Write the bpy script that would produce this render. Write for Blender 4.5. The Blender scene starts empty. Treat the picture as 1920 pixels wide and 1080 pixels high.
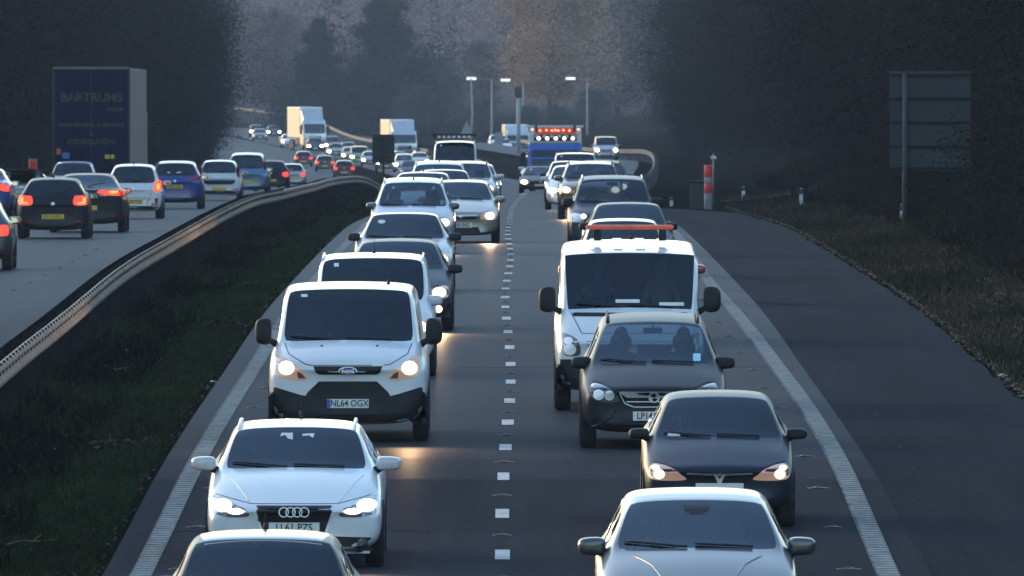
import bpy, bmesh, math, random
import numpy as np
from mathutils import Vector, Matrix, Euler
from mathutils.bvhtree import BVHTree
from mathutils.interpolate import poly_3d_calc
R = math.radians
SC = bpy.context.scene
COL = SC.collection
random.seed(7)

# ------------------------------------------------------------------ camera
F = 27400.0                       # focal length in pixels of a 1920 px wide picture
CZ = 6.9                          # eye height on the footbridge
cam = bpy.data.cameras.new('camera'); camo = bpy.data.objects.new('camera', cam); COL.objects.link(camo)
cam.sensor_width = 36; cam.lens = 36 * F / 1920
cam.clip_start = 1; cam.clip_end = 9000
camo.location = (0, 0, CZ)
camo.rotation_euler = (R(90) - (540 - 80) / F, 0, 0)
cam.dof.use_dof = True; cam.dof.focus_distance = 180; cam.dof.aperture_fstop = 19
SC.camera = camo
SC.view_settings.view_transform = 'Standard'; SC.view_settings.look = 'None'
SC.view_settings.exposure = 2.15; SC.view_settings.gamma = 1
SC.cycles.volume_bounces = 1
SC.cycles.max_bounces = 8; SC.cycles.transparent_max_bounces = 16
# ------------------------------------------------------------------ sky and sun
SUN_EL = 8; SUN_AZ = -48.0      # degrees left of the view direction
w = bpy.data.worlds.new('World'); SC.world = w; w.use_nodes = True
nt = w.node_tree; bg = nt.nodes['Background']
sky = nt.nodes.new('ShaderNodeTexSky'); sky.sky_type = 'NISHITA'; sky.sun_disc = False
sky.sun_elevation = R(SUN_EL); sky.sun_rotation = R(SUN_AZ)
sky.air_density = 1.0; sky.dust_density = 1.3; sky.ozone_density = 1.6
nt.links.new(sky.outputs[0], bg.inputs[0]); bg.inputs[1].default_value = 0.15
sl = bpy.data.lights.new('sun', 'SUN'); so = bpy.data.objects.new('sun', sl); COL.objects.link(so)
sl.energy = 0.06; sl.angle = R(16); sl.color = (1.0, 0.72, 0.5)
d = Vector((math.sin(R(SUN_AZ)) * math.cos(R(SUN_EL)), math.cos(R(SUN_AZ)) * math.cos(R(SUN_EL)), math.sin(R(SUN_EL))))
so.rotation_euler = d.to_track_quat('Z', 'Y').to_euler(); so.location = (-60, 60, 60)

# ------------------------------------------------------------------ road profile
HT = [(-100, 7.95), (0, 6.95), (123, 5.60), (132, 5.55), (148, 5.43), (158, 5.29), (171, 5.08), (182, 4.97), (194, 4.88), (212, 4.78), (245, 4.58), (280, 4.55),
      (330, 4.58), (372, 4.68), (415, 4.97), (498, 5.55), (548, 5.85), (668, 6.8), (806, 8.1), (1000, 9.6), (1190, 10.9),
      (1370, 11.5), (1522, 11.7), (1712, 11.6), (1830, 11.6), (2100, 11.0), (5000, 11.0)]
XT = [(-100, 0), (0, 0), (450, 0), (560, .35), (660, .8), (760, .4), (900, -1), (1141, -4.5), (1230, -6.3), (1370, -10.4), (1480, -14), (1570, -18),
      (1700, -25), (1830, -31), (2100, -48), (5000, -200)]
def interp(T, d):
    for i in range(len(T) - 1):
        if d <= T[i + 1][0]: break
    def sl_(k):
        k = max(1, min(len(T) - 2, k)); return (T[k + 1][1] - T[k - 1][1]) / (T[k + 1][0] - T[k - 1][0])
    a, b = T[i], T[i + 1]; h = b[0] - a[0]; t = max(0, min(1, (d - a[0]) / h))
    m0, m1 = sl_(i) * h, sl_(i + 1) * h
    return (2*t**3 - 3*t*t + 1) * a[1] + (t**3 - 2*t*t + t) * m0 + (-2*t**3 + 3*t*t) * b[1] + (t**3 - t*t) * m1
def GZ(D): return CZ - interp(HT, D)
def XC(D): return interp(XT, D)
def slope(D): return (GZ(D + 3) - GZ(D - 3)) / 6
def heading(D): return (XC(D + 10) - XC(D - 10)) / 20
def smooth(t): t = max(0, min(1, t)); return t * t * (3 - 2 * t)

# ------------------------------------------------------------------ helpers
MATS = {}
def mat(name, col=(.5, .5, .5), rough=.5, metal=0, coat=0, emit=None, estr=0, noise=0, nscale=5, bump=0, spec=.5, dark_inside=False, col2=None, bscale=None):
    if name in MATS: return MATS[name]
    m = bpy.data.materials.new(name); m.use_nodes = True; MATS[name] = m
    N = m.node_tree.nodes; Lk = m.node_tree.links; b = N['Principled BSDF']
    b.inputs['Base Color'].default_value = (*col, 1); b.inputs['Roughness'].default_value = rough
    b.inputs['Metallic'].default_value = metal; b.inputs['Coat Weight'].default_value = coat
    b.inputs['Coat Roughness'].default_value = .06; b.inputs['Specular IOR Level'].default_value = spec
    if emit:
        b.inputs['Emission Color'].default_value = (*emit, 1); b.inputs['Emission Strength'].default_value = estr
    tc = N.new('ShaderNodeTexCoord')
    src = None
    if noise or col2:
        nz = N.new('ShaderNodeTexNoise'); nz.inputs['Scale'].default_value = nscale; nz.inputs['Detail'].default_value = 6
        Lk.new(tc.outputs['Object'], nz.inputs['Vector'])
        mx = N.new('ShaderNodeMix'); mx.data_type = 'RGBA'
        c2 = col2 if col2 else tuple(min(1, c * (1 + noise)) for c in col); c1 = col if col2 else tuple(c * (1 - noise) for c in col)
        mx.inputs['A'].default_value = (*c1, 1); mx.inputs['B'].default_value = (*c2, 1)
        rp = N.new('ShaderNodeValToRGB'); rp.color_ramp.elements[0].position = .35; rp.color_ramp.elements[1].position = .65
        Lk.new(nz.outputs[0], rp.inputs[0]); Lk.new(rp.outputs[0], mx.inputs['Factor']); Lk.new(mx.outputs['Result'], b.inputs['Base Color'])
        src = mx.outputs['Result']
    if dark_inside:
        g = N.new('ShaderNodeNewGeometry'); m2 = N.new('ShaderNodeMix'); m2.data_type = 'RGBA'
        if src: Lk.new(src, m2.inputs['A'])
        else: m2.inputs['A'].default_value = (*col, 1)
        m2.inputs['B'].default_value = (.06, .06, .065, 1)
        Lk.new(g.outputs['Backfacing'], m2.inputs['Factor']); Lk.new(m2.outputs['Result'], b.inputs['Base Color'])
        mm = N.new('ShaderNodeMath'); mm.operation = 'MULTIPLY'; iv = N.new('ShaderNodeMath'); iv.operation = 'SUBTRACT'
        iv.inputs[0].default_value = 1; Lk.new(g.outputs['Backfacing'], iv.inputs[1]); mm.inputs[1].default_value = coat
        Lk.new(iv.outputs[0], mm.inputs[0]); Lk.new(mm.outputs[0], b.inputs['Coat Weight'])
    if bump:
        n2 = N.new('ShaderNodeTexNoise'); n2.inputs['Scale'].default_value = bscale or nscale * 4; n2.inputs['Detail'].default_value = 4
        Lk.new(tc.outputs['Object'], n2.inputs['Vector'])
        bp = N.new('ShaderNodeBump'); bp.inputs['Strength'].default_value = bump; bp.inputs['Distance'].default_value = .01
        Lk.new(n2.outputs[0], bp.inputs['Height']); Lk.new(bp.outputs[0], b.inputs['Normal'])
    return m
def paint(name, col, metal=0.0, rough=.28):
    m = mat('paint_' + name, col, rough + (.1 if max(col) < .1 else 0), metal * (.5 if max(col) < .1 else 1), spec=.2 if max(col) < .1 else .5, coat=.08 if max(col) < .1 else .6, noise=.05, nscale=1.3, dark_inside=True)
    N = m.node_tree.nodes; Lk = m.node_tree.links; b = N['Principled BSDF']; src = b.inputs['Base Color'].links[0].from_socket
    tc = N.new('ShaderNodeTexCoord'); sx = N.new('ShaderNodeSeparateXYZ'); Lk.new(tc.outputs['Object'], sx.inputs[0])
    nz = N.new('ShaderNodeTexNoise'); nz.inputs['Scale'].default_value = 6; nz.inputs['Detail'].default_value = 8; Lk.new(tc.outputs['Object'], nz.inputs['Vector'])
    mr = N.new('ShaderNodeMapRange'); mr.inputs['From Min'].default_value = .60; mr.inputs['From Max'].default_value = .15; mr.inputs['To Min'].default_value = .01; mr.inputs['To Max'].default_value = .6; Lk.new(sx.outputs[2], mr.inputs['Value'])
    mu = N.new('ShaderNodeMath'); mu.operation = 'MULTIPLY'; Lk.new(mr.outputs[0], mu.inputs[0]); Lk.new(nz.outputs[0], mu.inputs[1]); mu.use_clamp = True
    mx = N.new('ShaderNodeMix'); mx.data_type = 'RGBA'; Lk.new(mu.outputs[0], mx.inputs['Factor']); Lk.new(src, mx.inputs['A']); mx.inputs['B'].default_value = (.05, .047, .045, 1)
    Lk.new(mx.outputs['Result'], b.inputs['Base Color']); return m
def glass(name, tint=(.55, .62, .65), rough=0.0):
    if name in MATS: return MATS[name]
    m = bpy.data.materials.new(name); m.use_nodes = True; MATS[name] = m
    N = m.node_tree.nodes; Lk = m.node_tree.links; N.remove(N['Principled BSDF'])
    o = N['Material Output']; t = N.new('ShaderNodeBsdfTransparent'); t.inputs[0].default_value = (*tint, 1)
    g = N.new('ShaderNodeBsdfGlossy'); g.inputs['Roughness'].default_value = rough; g.inputs[0].default_value = (.70, .84, 1, 1)
    f = N.new('ShaderNodeFresnel'); f.inputs[0].default_value = 1.68; mx = N.new('ShaderNodeMixShader')
    Lk.new(f.outputs[0], mx.inputs[0]); Lk.new(t.outputs[0], mx.inputs[1]); Lk.new(g.outputs[0], mx.inputs[2]); Lk.new(mx.outputs[0], o.inputs[0])
    return m

class MB:
    def __init__(s): s.v = []; s.f = []; s.m = []
    def add(s, vs, fs, mi=0):
        n = len(s.v); s.v += [tuple(v) for v in vs]; s.f += [tuple(i + n for i in f) for f in fs]; s.m += [mi] * len(fs); return s
    def box(s, x0, x1, y0, y1, z0, z1, mi=0, rot=None, bev=0):
        if bev:
            c = []; 
            for z, k in ((z0, bev), (z0 + bev, 0), (z1 - bev, 0), (z1, bev)):
                c += [(x0 + k, y0 + k, z), (x1 - k, y0 + k, z), (x1 - k, y1 - k, z), (x0 + k, y1 - k, z)]
            f = [(3, 2, 1, 0), (12, 13, 14, 15)]
            for r_ in range(3):
                for i in range(4): a = r_ * 4 + i; b = r_ * 4 + (i + 1) % 4; f.append((a, b, b + 4, a + 4))
        else:
            c = [(x0, y0, z0), (x1, y0, z0), (x1, y1, z0), (x0, y1, z0), (x0, y0, z1), (x1, y0, z1), (x1, y1, z1), (x0, y1, z1)]
            f = [(3, 2, 1, 0), (4, 5, 6, 7), (0, 1, 5, 4), (1, 2, 6, 5), (2, 3, 7, 6), (3, 0, 4, 7)]
        if rot: c = [rot @ Vector(p) for p in c]
        return s.add(c, f, mi)
    def tube(s, pts, rad, n=8, mi=0, cap=True):
        pts = [Vector(p) for p in pts]; rr = rad if isinstance(rad, (list, tuple)) else [rad] * len(pts)
        vs = []; fs = []
        for i, p in enumerate(pts):
            d = (pts[min(i + 1, len(pts) - 1)] - pts[max(i - 1, 0)]).normalized()
            u = d.cross(Vector((0, 0, 1)) if abs(d.z) < .95 else Vector((1, 0, 0))).normalized(); v = d.cross(u)
            for k in range(n):
                a = 2 * math.pi * k / n; vs.append(p + (u * math.cos(a) + v * math.sin(a)) * rr[i])
        for i in range(len(pts) - 1):
            for k in range(n): fs.append((i*n + k, i*n + (k+1) % n, (i+1)*n + (k+1) % n, (i+1)*n + k))
        if cap: fs += [tuple(range(n))[::-1], tuple((len(pts)-1)*n + k for k in range(n))]
        return s.add(vs, fs, mi)
    def lathe(s, prof, n=24, axis='x', c=(0, 0, 0), mi=0):
        vs = []; fs = []
        for (r_, h) in prof:
            for k in range(n):
                a = 2 * math.pi * k / n; u, v = r_ * math.cos(a), r_ * math.sin(a)
                vs.append((c[0] + h, c[1] + u, c[2] + v) if axis == 'x' else ((c[0] + u, c[1] + h, c[2] + v) if axis == 'y' else (c[0] + u, c[1] + v, c[2] + h)))
        for i in range(len(prof) - 1):
            for k in range(n): fs.append((i*n + k, i*n + (k+1) % n, (i+1)*n + (k+1) % n, (i+1)*n + k))
        fs += [tuple(range(n))[::-1], tuple((len(prof)-1)*n + k for k in range(n))]
        return s.add(vs, fs, mi)
    def build(s, name, m, parent=None, smooth_=False, loc=None, angle=None):
        me = bpy.data.meshes.new(name); me.from_pydata(s.v, [], s.f); me.update()
        for x in (m if isinstance(m, (list, tuple)) else [m] if m else []): me.materials.append(x)
        if any(s.m): me.polygons.foreach_set('material_index', s.m)
        bm = bmesh.new(); bm.from_mesh(me); bmesh.ops.recalc_face_normals(bm, faces=bm.faces); bm.to_mesh(me); bm.free()
        if smooth_: me.polygons.foreach_set('use_smooth', [True] * len(me.polygons))
        o = bpy.data.objects.new(name, me); COL.objects.link(o)
        if parent: o.parent = parent
        if loc: o.location = loc
        if angle:
            me.polygons.foreach_set('use_smooth', [True] * len(me.polygons)); me.set_sharp_from_angle(angle=R(angle))
        return o
def tag(o, label=None, cat=None, group=None, kind=None):
    if label: o['label'] = label
    if cat: o['category'] = cat
    if group: o['group'] = group
    if kind: o['kind'] = kind
    return o
def empty(name, loc=(0, 0, 0), rot=(0, 0, 0)):
    o = bpy.data.objects.new(name, None); COL.objects.link(o); o.location = loc; o.rotation_euler = rot; return o
def copy_tree(o, parent=None):
    c = o.copy(); COL.objects.link(c); c.parent = parent
    for ch in [x for x in o.children]: copy_tree(ch, c)
    return c
def textmesh(s, name, m, parent, size, loc, rot=(R(90), 0, 0), extr=.002, sx=1, bold=0):
    c = bpy.data.curves.new(name, 'FONT'); c.body = s; c.size = size; c.align_x = 'CENTER'; c.align_y = 'CENTER'; c.extrude = extr; c.offset = bold
    t = bpy.data.objects.new(name, c); COL.objects.link(t)
    dg = bpy.context.evaluated_depsgraph_get(); me = bpy.data.meshes.new_from_object(t.evaluated_get(dg))
    bpy.data.objects.remove(t); me.materials.clear(); me.materials.append(m)
    o = bpy.data.objects.new(name, me); COL.objects.link(o); o.parent = parent; o.location = loc; o.rotation_euler = rot; o.scale = (sx, 1, 1)
    return o

# common materials
M_tyre = mat('rubber', (.012, .012, .013), .8, bump=.2, nscale=20)
M_rim = mat('alloy', (.45, .45, .47), .3, .9)
M_steel = mat('black_wheel', (.03, .03, .03), .5)
M_trim = mat('black_trim', (.010, .010, .012), .55, spec=.25, noise=.2, nscale=8)
M_plas = mat('black_plastic', (.014, .015, .017), .6, spec=.25, noise=.25, nscale=4, bump=.15)
M_int = mat('interior_fabric', (.025, .026, .03), .9, noise=.3, nscale=10)
M_chrome = mat('chrome', (.75, .75, .77), .38, .45)
M_refl = mat('lamp_reflector', (.45, .46, .48), .25, .85)
M_dlens = mat('dark_lamp_lens', (.12, .12, .13), .12, .4, coat=1)
M_on = mat('headlamp_glow', (1, .9, .75), .3, emit=(1, .70, .43), estr=.5); M_far = mat('headlamp_glow_far', (1, .9, .75), .3, emit=(1, .78, .55), estr=60); M_ring = mat('lamp_glass_lit', (.30, .28, .27), .25, .5, emit=(1, .50, .25), estr=.055)
M_onw = mat('headlamp_glow_white', (1, 1, 1), .3, emit=(1, .93, .85), estr=1.2)
M_dim = mat('headlamp_side_glow', (1, .8, .6), .3, emit=(1, .60, .33), estr=.3)
M_red = mat('red_lens', (.25, .01, .012), .2, coat=1)
M_redon = mat('red_lamp_lit', (.8, .05, .02), .3, emit=(1, .045, .02), estr=.40)
M_brake = mat('brake_lamp_lit', (1, .2, .05), .3, emit=(1, .22, .03), estr=.6)
M_plw = mat('plate_white', (.62, .62, .60), .5, noise=.05)
M_ply = mat('plate_yellow', (.62, .40, .03), .5, noise=.05)
M_black = mat('lettering_black', (.01, .01, .01), .6)
M_blue = mat('plate_blue', (.02, .08, .4), .5)
M_ws = glass('windscreen_glass', (.40, .48, .52)); M_wsd = glass('dark_windscreen_glass', (.27, .33, .37)); M_sg = glass('side_glass', (.30, .34, .37))
M_mir = mat('mirror_glass', (.5, .5, .5), .05, 1)
M_under = mat('underbody', (.01, .01, .01), .9)

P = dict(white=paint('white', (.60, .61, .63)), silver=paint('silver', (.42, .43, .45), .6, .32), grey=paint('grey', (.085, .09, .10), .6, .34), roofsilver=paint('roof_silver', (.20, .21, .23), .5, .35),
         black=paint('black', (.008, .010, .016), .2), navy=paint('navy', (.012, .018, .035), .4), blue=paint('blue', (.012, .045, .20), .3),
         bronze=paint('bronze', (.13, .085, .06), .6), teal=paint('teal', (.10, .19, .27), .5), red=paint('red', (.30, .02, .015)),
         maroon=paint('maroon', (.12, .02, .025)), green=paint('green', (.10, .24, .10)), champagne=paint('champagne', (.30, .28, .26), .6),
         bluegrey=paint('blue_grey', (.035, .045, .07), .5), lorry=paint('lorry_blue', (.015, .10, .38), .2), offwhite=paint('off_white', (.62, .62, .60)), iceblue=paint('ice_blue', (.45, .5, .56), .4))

# ------------------------------------------------------------------ vehicle bodies
def sec_nose(w_, z0, z1, crown):
    h = z1 - z0
    return [(0, z0), (.7*w_, z0), (.94*w_, z0 + .12*h), (w_, z0 + .4*h), (w_, z0 + .7*h), (.975*w_, z0 + .88*h), (.91*w_, z1 - .03*h - .01),
            (.82*w_, z1), (.70*w_, z1 + crown*.3), (.38*w_, z1 + crown*.8), (0, z1 + crown)]
def sec_cab(w_, zb, zs, xt, zt, crown, drop=.07, inset=.06):
    h = zs - zb
    return [(0, zb), (.75*w_, zb), (.95*w_, zb + .10*h), (w_, zb + .42*h), (.995*w_, zs - .10*h), (.965*w_, zs), (.925*w_, zs + .03),
            (xt + inset, zt - drop), (xt, zt), (xt*.55, zt + crown*.75), (0, zt + crown)]
def body(sp):
    """returns (verts, faces, material index per face) of the coarse cage; t runs from the nose to the tail"""
    L, W, H = sp['L'], sp['W'] / 2, sp['H']; zb = sp.get('zb', .2)
    hf, hm, cw, hd = sp['hf'], sp['hm'], sp['cowl'], sp['header']           # (t, z)
    rr, rg, tl = sp['roofr'], sp['rglass'], sp['tail']                      # (t, z)
    wr = sp['wr'] * W; wr2 = sp.get('wr2', sp['wr']) * W; bz = sp['belt']; bz2 = sp.get('belt2', bz); bow = sp.get('bow', .16)
    ins = sp.get('inset', .055)
    st = []
    nz0, nz1 = sp.get('nose', (zb + .14, hf[1] - .10))
    nw = sp.get('nw', .78)
    st.append((0, sec_nose(W*nw, nz0, nz1, .02), bow*.9))
    st.append((.07, sec_nose(W*(nw + (1-nw)*.62), zb + .05, hf[1] - .035, .03), bow))
    st.append((hf[0], sec_nose(W*.975, zb, hf[1], .035), bow))
    st.append((hm[0], sec_nose(W, zb, hm[1], .05), bow*.5))
    b = sec_nose(W, zb, cw[1], .035); b[5] = (.97*W, min(bz, cw[1]) - .03); b[6] = (.92*W, cw[1] - .015); b[7] = (.865*W, cw[1] + .0); b[8] = (.835*W, cw[1] + .005)
    st.append((cw[0], b, sp.get('wsbow', .22)))
    for k in (.5,):
        t = cw[0] + (hd[0] - cw[0]) * k; z = cw[1] + (hd[1] - cw[1]) * (k + sp.get('wsc', .03)); xt = .835*W + (wr - .835*W) * (k)
        st.append((t, sec_cab(W, zb, bz, xt, z, .02, .05, .05), sp.get('wsbow', .22) * (1 - k*.5)))
    st.append((hd[0], sec_cab(W, zb, bz, wr, hd[1], .03, .09, ins), sp.get('wsbow', .22) * .4))
    gi = len(st) - 2
    sidecuts = []
    n_cab = sp.get('pillars', [])                                           # t positions of pillars (each 0.09 long)
    def roofz(t):
        u = (t - hd[0]) / (rr[0] - hd[0]); return (hd[1] + (rr[1] - hd[1]) * u + (H - max(hd[1], rr[1])) * 4 * u * (1 - u) - .0)
    cut = []
    for p in n_cab: cut += [p, p + .09]
    pil = []
    for t in cut:
        u = (t - hd[0]) / (rr[0] - hd[0]); xt = wr + (wr2 - wr) * u; bb = bz + (bz2 - bz) * u
        pil.append(len(st)); st.append((t, sec_cab(W, zb, bb, xt, roofz(t) - .03, .03, .09, ins), 0))
    st.append((rr[0], sec_cab(W, zb, bz2, wr2, rr[1], .03, .09, ins), sp.get('rbow', -.08) * .4)); ir = len(st) - 1
    k = .5; t = rr[0] + (rg[0] - rr[0]) * k; z = rr[1] + (rg[1] - rr[1]) * (k - sp.get('rgc', .04)); xt = wr2 + (.80*W - wr2) * k
    st.append((t, sec_cab(W, zb, bz2, xt, z, .015, .05, .06), sp.get('rbow', -.08)))
    b = sec_nose(W*.985, zb, rg[1], .01); b[5] = (.965*W, min(bz2, rg[1]) - .03); b[6] = (.91*W, rg[1] - .02); b[7] = (.86*W, rg[1]); b[8] = (.80*W, rg[1] + .003)
    st.append((rg[0], b, sp.get('rbow', -.08))); ig = len(st) - 1
    st.append((tl[0], sec_nose(W*.955, zb, tl[1], .01), sp.get('rbow', -.08)))
    st.append((L - .05, sec_nose(W*.90, zb + .05, tl[1] - .06, .01), sp.get('rbow', -.08)))
    st.append((L, sec_nose(W*.80, zb + .12, tl[1] - .14, .01), sp.get('rbow', -.08) * .8))
    K = 11; vs = []; fs = []; mi = []; ncol = 2 * K - 2
    for (t, s, bw) in st:
        wmax = max(p[0] for p in s)
        for j in range(ncol):
            i = j if j < K else 2 * (K - 1) - j; sg = 1 if j < K else -1
            x, z = s[i]; y = t + bw * (abs(x) / W) ** 2.2 - (bw * 0 if i < 5 else 0)
            vs.append((sg * x, y, z))
    nS = len(st)
    for a in range(nS - 1):
        for j in range(ncol):
            j2 = (j + 1) % ncol; i = min(j, 2*(K-1) - j); i2 = min(j2 if j2 else 0, 2*(K-1) - j2) if j2 else 0
            lo = min(i, i2); m = 0
            if lo >= 8 and gi - 1 <= a < gi + 1: m = 1                      # windscreen
            elif lo >= 8 and ir <= a < ig and sp.get('rearglass', True): m = 2
            elif lo == 6 and gi <= a < ir and not (a in pil and pil.index(a) % 2 == 0) and sp.get('sideglass', 99) > (a - gi): m = 3
            elif lo == 0 or (lo == 1): m = 4
            fs.append((a*ncol + j, a*ncol + j2, (a+1)*ncol + j2, (a+1)*ncol + j)); mi.append(m)
    for base, fl in ((0, False), ((nS-1)*ncol, True)):
        for i in range(K - 1):
            l0, l1 = base + i, base + i + 1; r0 = base + ((ncol - i) % ncol); r1 = base + ((ncol - i - 1) % ncol)
            f = [l0, l1, r1, r0]; f = list(dict.fromkeys(f)); fs.append(tuple(f[::-1] if fl else f)); mi.append(0)
    return vs, fs, mi
def shell(sp, lvl=2):
    vs, fs, mi = body(sp); me = bpy.data.meshes.new('cage'); me.from_pydata(vs, [], fs); me.polygons.foreach_set('material_index', mi)
    for _ in range(5): me.materials.append(None)
    bm = bmesh.new(); bm.from_mesh(me); bmesh.ops.recalc_face_normals(bm, faces=bm.faces)
    cl = bm.edges.layers.float.new('crease_edge')
    for e in bm.edges:
        m = {f.material_index for f in e.link_faces}
        if len(m) > 1 and (m & {1, 2, 3}): e[cl] = sp.get('crease', .45)
    vl = bm.verts.layers.float.new('crease_vert')
    for v in bm.verts:
        k = [f.material_index for f in v.link_faces]
        if k.count(1) == 1 and len(k) > 2: v[vl] = sp.get('vcrease', .25)
    bm.to_mesh(me); bm.free()
    o = bpy.data.objects.new('cage', me); COL.objects.link(o); md = o.modifiers.new('s', 'SUBSURF'); md.levels = lvl
    dg = bpy.context.evaluated_depsgraph_get(); me2 = bpy.data.meshes.new_from_object(o.evaluated_get(dg)); bpy.data.objects.remove(o)
    for v in me2.vertices: v.co.y -= sp['L'] / 2
    return me2
def split(me, keep, name, m, parent, seal=None):
    bm = bmesh.new(); bm.from_mesh(me)
    bmesh.ops.delete(bm, geom=[f for f in bm.faces if f.material_index not in keep], context='FACES')
    n = bpy.data.meshes.new(name)
    if seal is not None:
        bmesh.ops.inset_region(bm, faces=bm.faces[:], thickness=seal, depth=0)
        # after inset the original faces are inner; ring faces = new
    bm.to_mesh(n); bm.free(); return n
def add_obj(name, me, mats, parent):
    me.materials.clear()
    for m in mats: me.materials.append(m)
    me.polygons.foreach_set('use_smooth', [True] * len(me.polygons))
    o = bpy.data.objects.new(name, me); COL.objects.link(o); o.parent = parent; return o
def make_shell(sp, root, pm, under=True):
    me = shell(sp); bvh = BVHTree.FromPolygons([v.co.copy() for v in me.vertices], [tuple(p.vertices) for p in me.polygons])
    idx = [p.material_index for p in me.polygons]
    bm = bmesh.new(); bm.from_mesh(me)
    bmesh.ops.delete(bm, geom=[f for f in bm.faces if f.material_index in (1, 2, 3)], context='FACES')
    for f in bm.faces: f.material_index = 1 if f.material_index == 4 else 0
    b = bpy.data.meshes.new('body'); bm.to_mesh(b); bm.free()
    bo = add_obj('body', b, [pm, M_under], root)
    def piece(sel, name, gm, seal):
        bm = bmesh.new(); bm.from_mesh(me)
        bmesh.ops.delete(bm, geom=[f for f in bm.faces if not sel(f)], context='FACES')
        if not bm.faces: bm.free(); return None
        r = bmesh.ops.inset_region(bm, faces=bm.faces[:], thickness=seal, depth=.0)
        for f in bm.faces: f.material_index = 0
        for f in r['faces']: f.material_index = 1
        n = bpy.data.meshes.new(name); bm.to_mesh(n); bm.free()
        return add_obj(name, n, [gm, M_trim], root)
    ws = piece(lambda f: f.material_index == 1, 'windscreen', sp.get('wsmat', M_ws), sp.get('seal', .028))
    rw = piece(lambda f: f.material_index == 2, 'rear_window', M_sg if sp.get('rtint') else M_ws, .03)
    for sg in (1, -1): piece(lambda f: f.material_index == 3 and f.calc_center_median().x * sg > 0, 'side_window', M_sg, .018)
    return bo, bvh
def catmull(poly, n=6):
    out = []; k = len(poly)
    for i in range(k):
        p0, p1, p2, p3 = [Vector(poly[(i + j - 1) % k]) for j in range(4)]
        for q in range(n):
            t = q / n; out.append(tuple(.5 * ((2*p1) + (p2 - p0)*t + (2*p0 - 5*p1 + 4*p2 - p3)*t*t + (3*p1 - p0 - 3*p2 + p3)*t**3)))
    return out
def patch(name, poly, m, parent, bvh, side='front', off=.008, thick=.03, res=.06, curve=False, sub=None, smooth_=True):
    """a moulded piece whose outline is poly and whose face follows the body surface"""
    if curve: poly = catmull(poly)
    bm = bmesh.new(); vs = [bm.verts.new((p[0], 0, p[1])) for p in poly]; bm.faces.new(vs)
    xs = [p[0] for p in poly]; zs = [p[1] for p in poly]
    for ax, lo, hi in ((0, min(xs), max(xs)), (2, min(zs), max(zs))):
        n = int((hi - lo) / res)
        for i in range(1, n + 1):
            c = [0, 0, 0]; c[ax] = lo + (hi - lo) * i / (n + 1); no = [0, 0, 0]; no[ax] = 1
            bmesh.ops.bisect_plane(bm, geom=bm.verts[:] + bm.edges[:] + bm.faces[:], plane_co=c, plane_no=no)
    dirs = dict(front=Vector((0, 1, 0)), rear=Vector((0, -1, 0)), left=Vector((1, 0, 0)), right=Vector((-1, 0, 0)), top=Vector((0, 0, -1)))
    dr = dirs[side]
    for v in bm.verts:
        a, c = v.co.x, v.co.z
        if side in ('front', 'rear'): o = Vector((a, 0, c)) - dr * 6
        elif side == 'top': o = Vector((a, c, 6))
        else: o = Vector((0, a, c)) - dr * 6
        h = bvh.ray_cast(o, dr)
        if h[0] is None: 
            q = o + dr * (6 - (4 if side in ('front', 'rear') else .6)); h = bvh.find_nearest(q)
            q2 = h[0]; v.co = (Vector((a, q2.y, c)) if side in ('front', 'rear') else q2) - dr * off
        else: v.co = h[0] - dr * off
    r = bmesh.ops.extrude_face_region(bm, geom=bm.faces[:])
    for e in r['geom']:
        if isinstance(e, bmesh.types.BMVert): e.co += dr * thick
    bmesh.ops.recalc_face_normals(bm, faces=bm.faces)
    me = bpy.data.meshes.new(name); bm.to_mesh(me); bm.free(); me.materials.append(m)
    me.polygons.foreach_set('use_smooth', [True] * len(me.polygons)); me.set_sharp_from_angle(angle=R(40))
    o = bpy.data.objects.new(name, me); COL.objects.link(o); o.parent = parent; return o
def ell(cx, cz, rx, rz, n=16): return [(cx + rx * math.cos(2*math.pi*i/n), cz + rz * math.sin(2*math.pi*i/n)) for i in range(n)]
def rect(x0, x1, z0, z1, b=.0):
    return [(x0 + b, z0), (x1 - b, z0), (x1, z0 + b), (x1, z1 - b), (x1 - b, z1), (x0 + b, z1), (x0, z1 - b), (x0, z0 + b)] if b else [(x0, z0), (x1, z0), (x1, z1), (x0, z1)]
def mir(poly): return [(-x, z) for x, z in poly][::-1]

def wheel(root, x, y, r, wd, alloy=True):
    sg = 1 if x > 0 else -1
    t = MB().lathe([(r*.62, -wd/2), (r*.90, -wd/2), (r*.985, -wd*.36), (r, -wd*.2), (r, wd*.2), (r*.985, wd*.36), (r*.90, wd/2), (r*.62, wd/2)], 28)
    wo = t.build('wheel', M_tyre, root, loc=(x, y, r), angle=40)
    wo.name = 'wheel'
    m = MB(); m.lathe([(r*.64, -wd*.3), (r*.64, wd*.42*sg if sg > 0 else -wd*.42), (r*.58, wd*.40*sg), (r*.56, wd*.2*sg)], 24)
    for k in range(5):
        a = 2 * math.pi * k / 5; rt = Matrix.Rotation(a, 4, 'X'); m.box(min(.1*sg*wd*4, .11*sg*wd*4) - .01, max(.1*sg*wd*4, .11*sg*wd*4) + .01, -.03, .03, .03, r*.6, rot=rt)
    m.lathe([(r*.18, 0), (r*.18, wd*.42*sg), (r*.1, wd*.46*sg)], 12)
    m.build('rim', M_rim if alloy else M_steel, wo, angle=30)
    return wo
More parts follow.
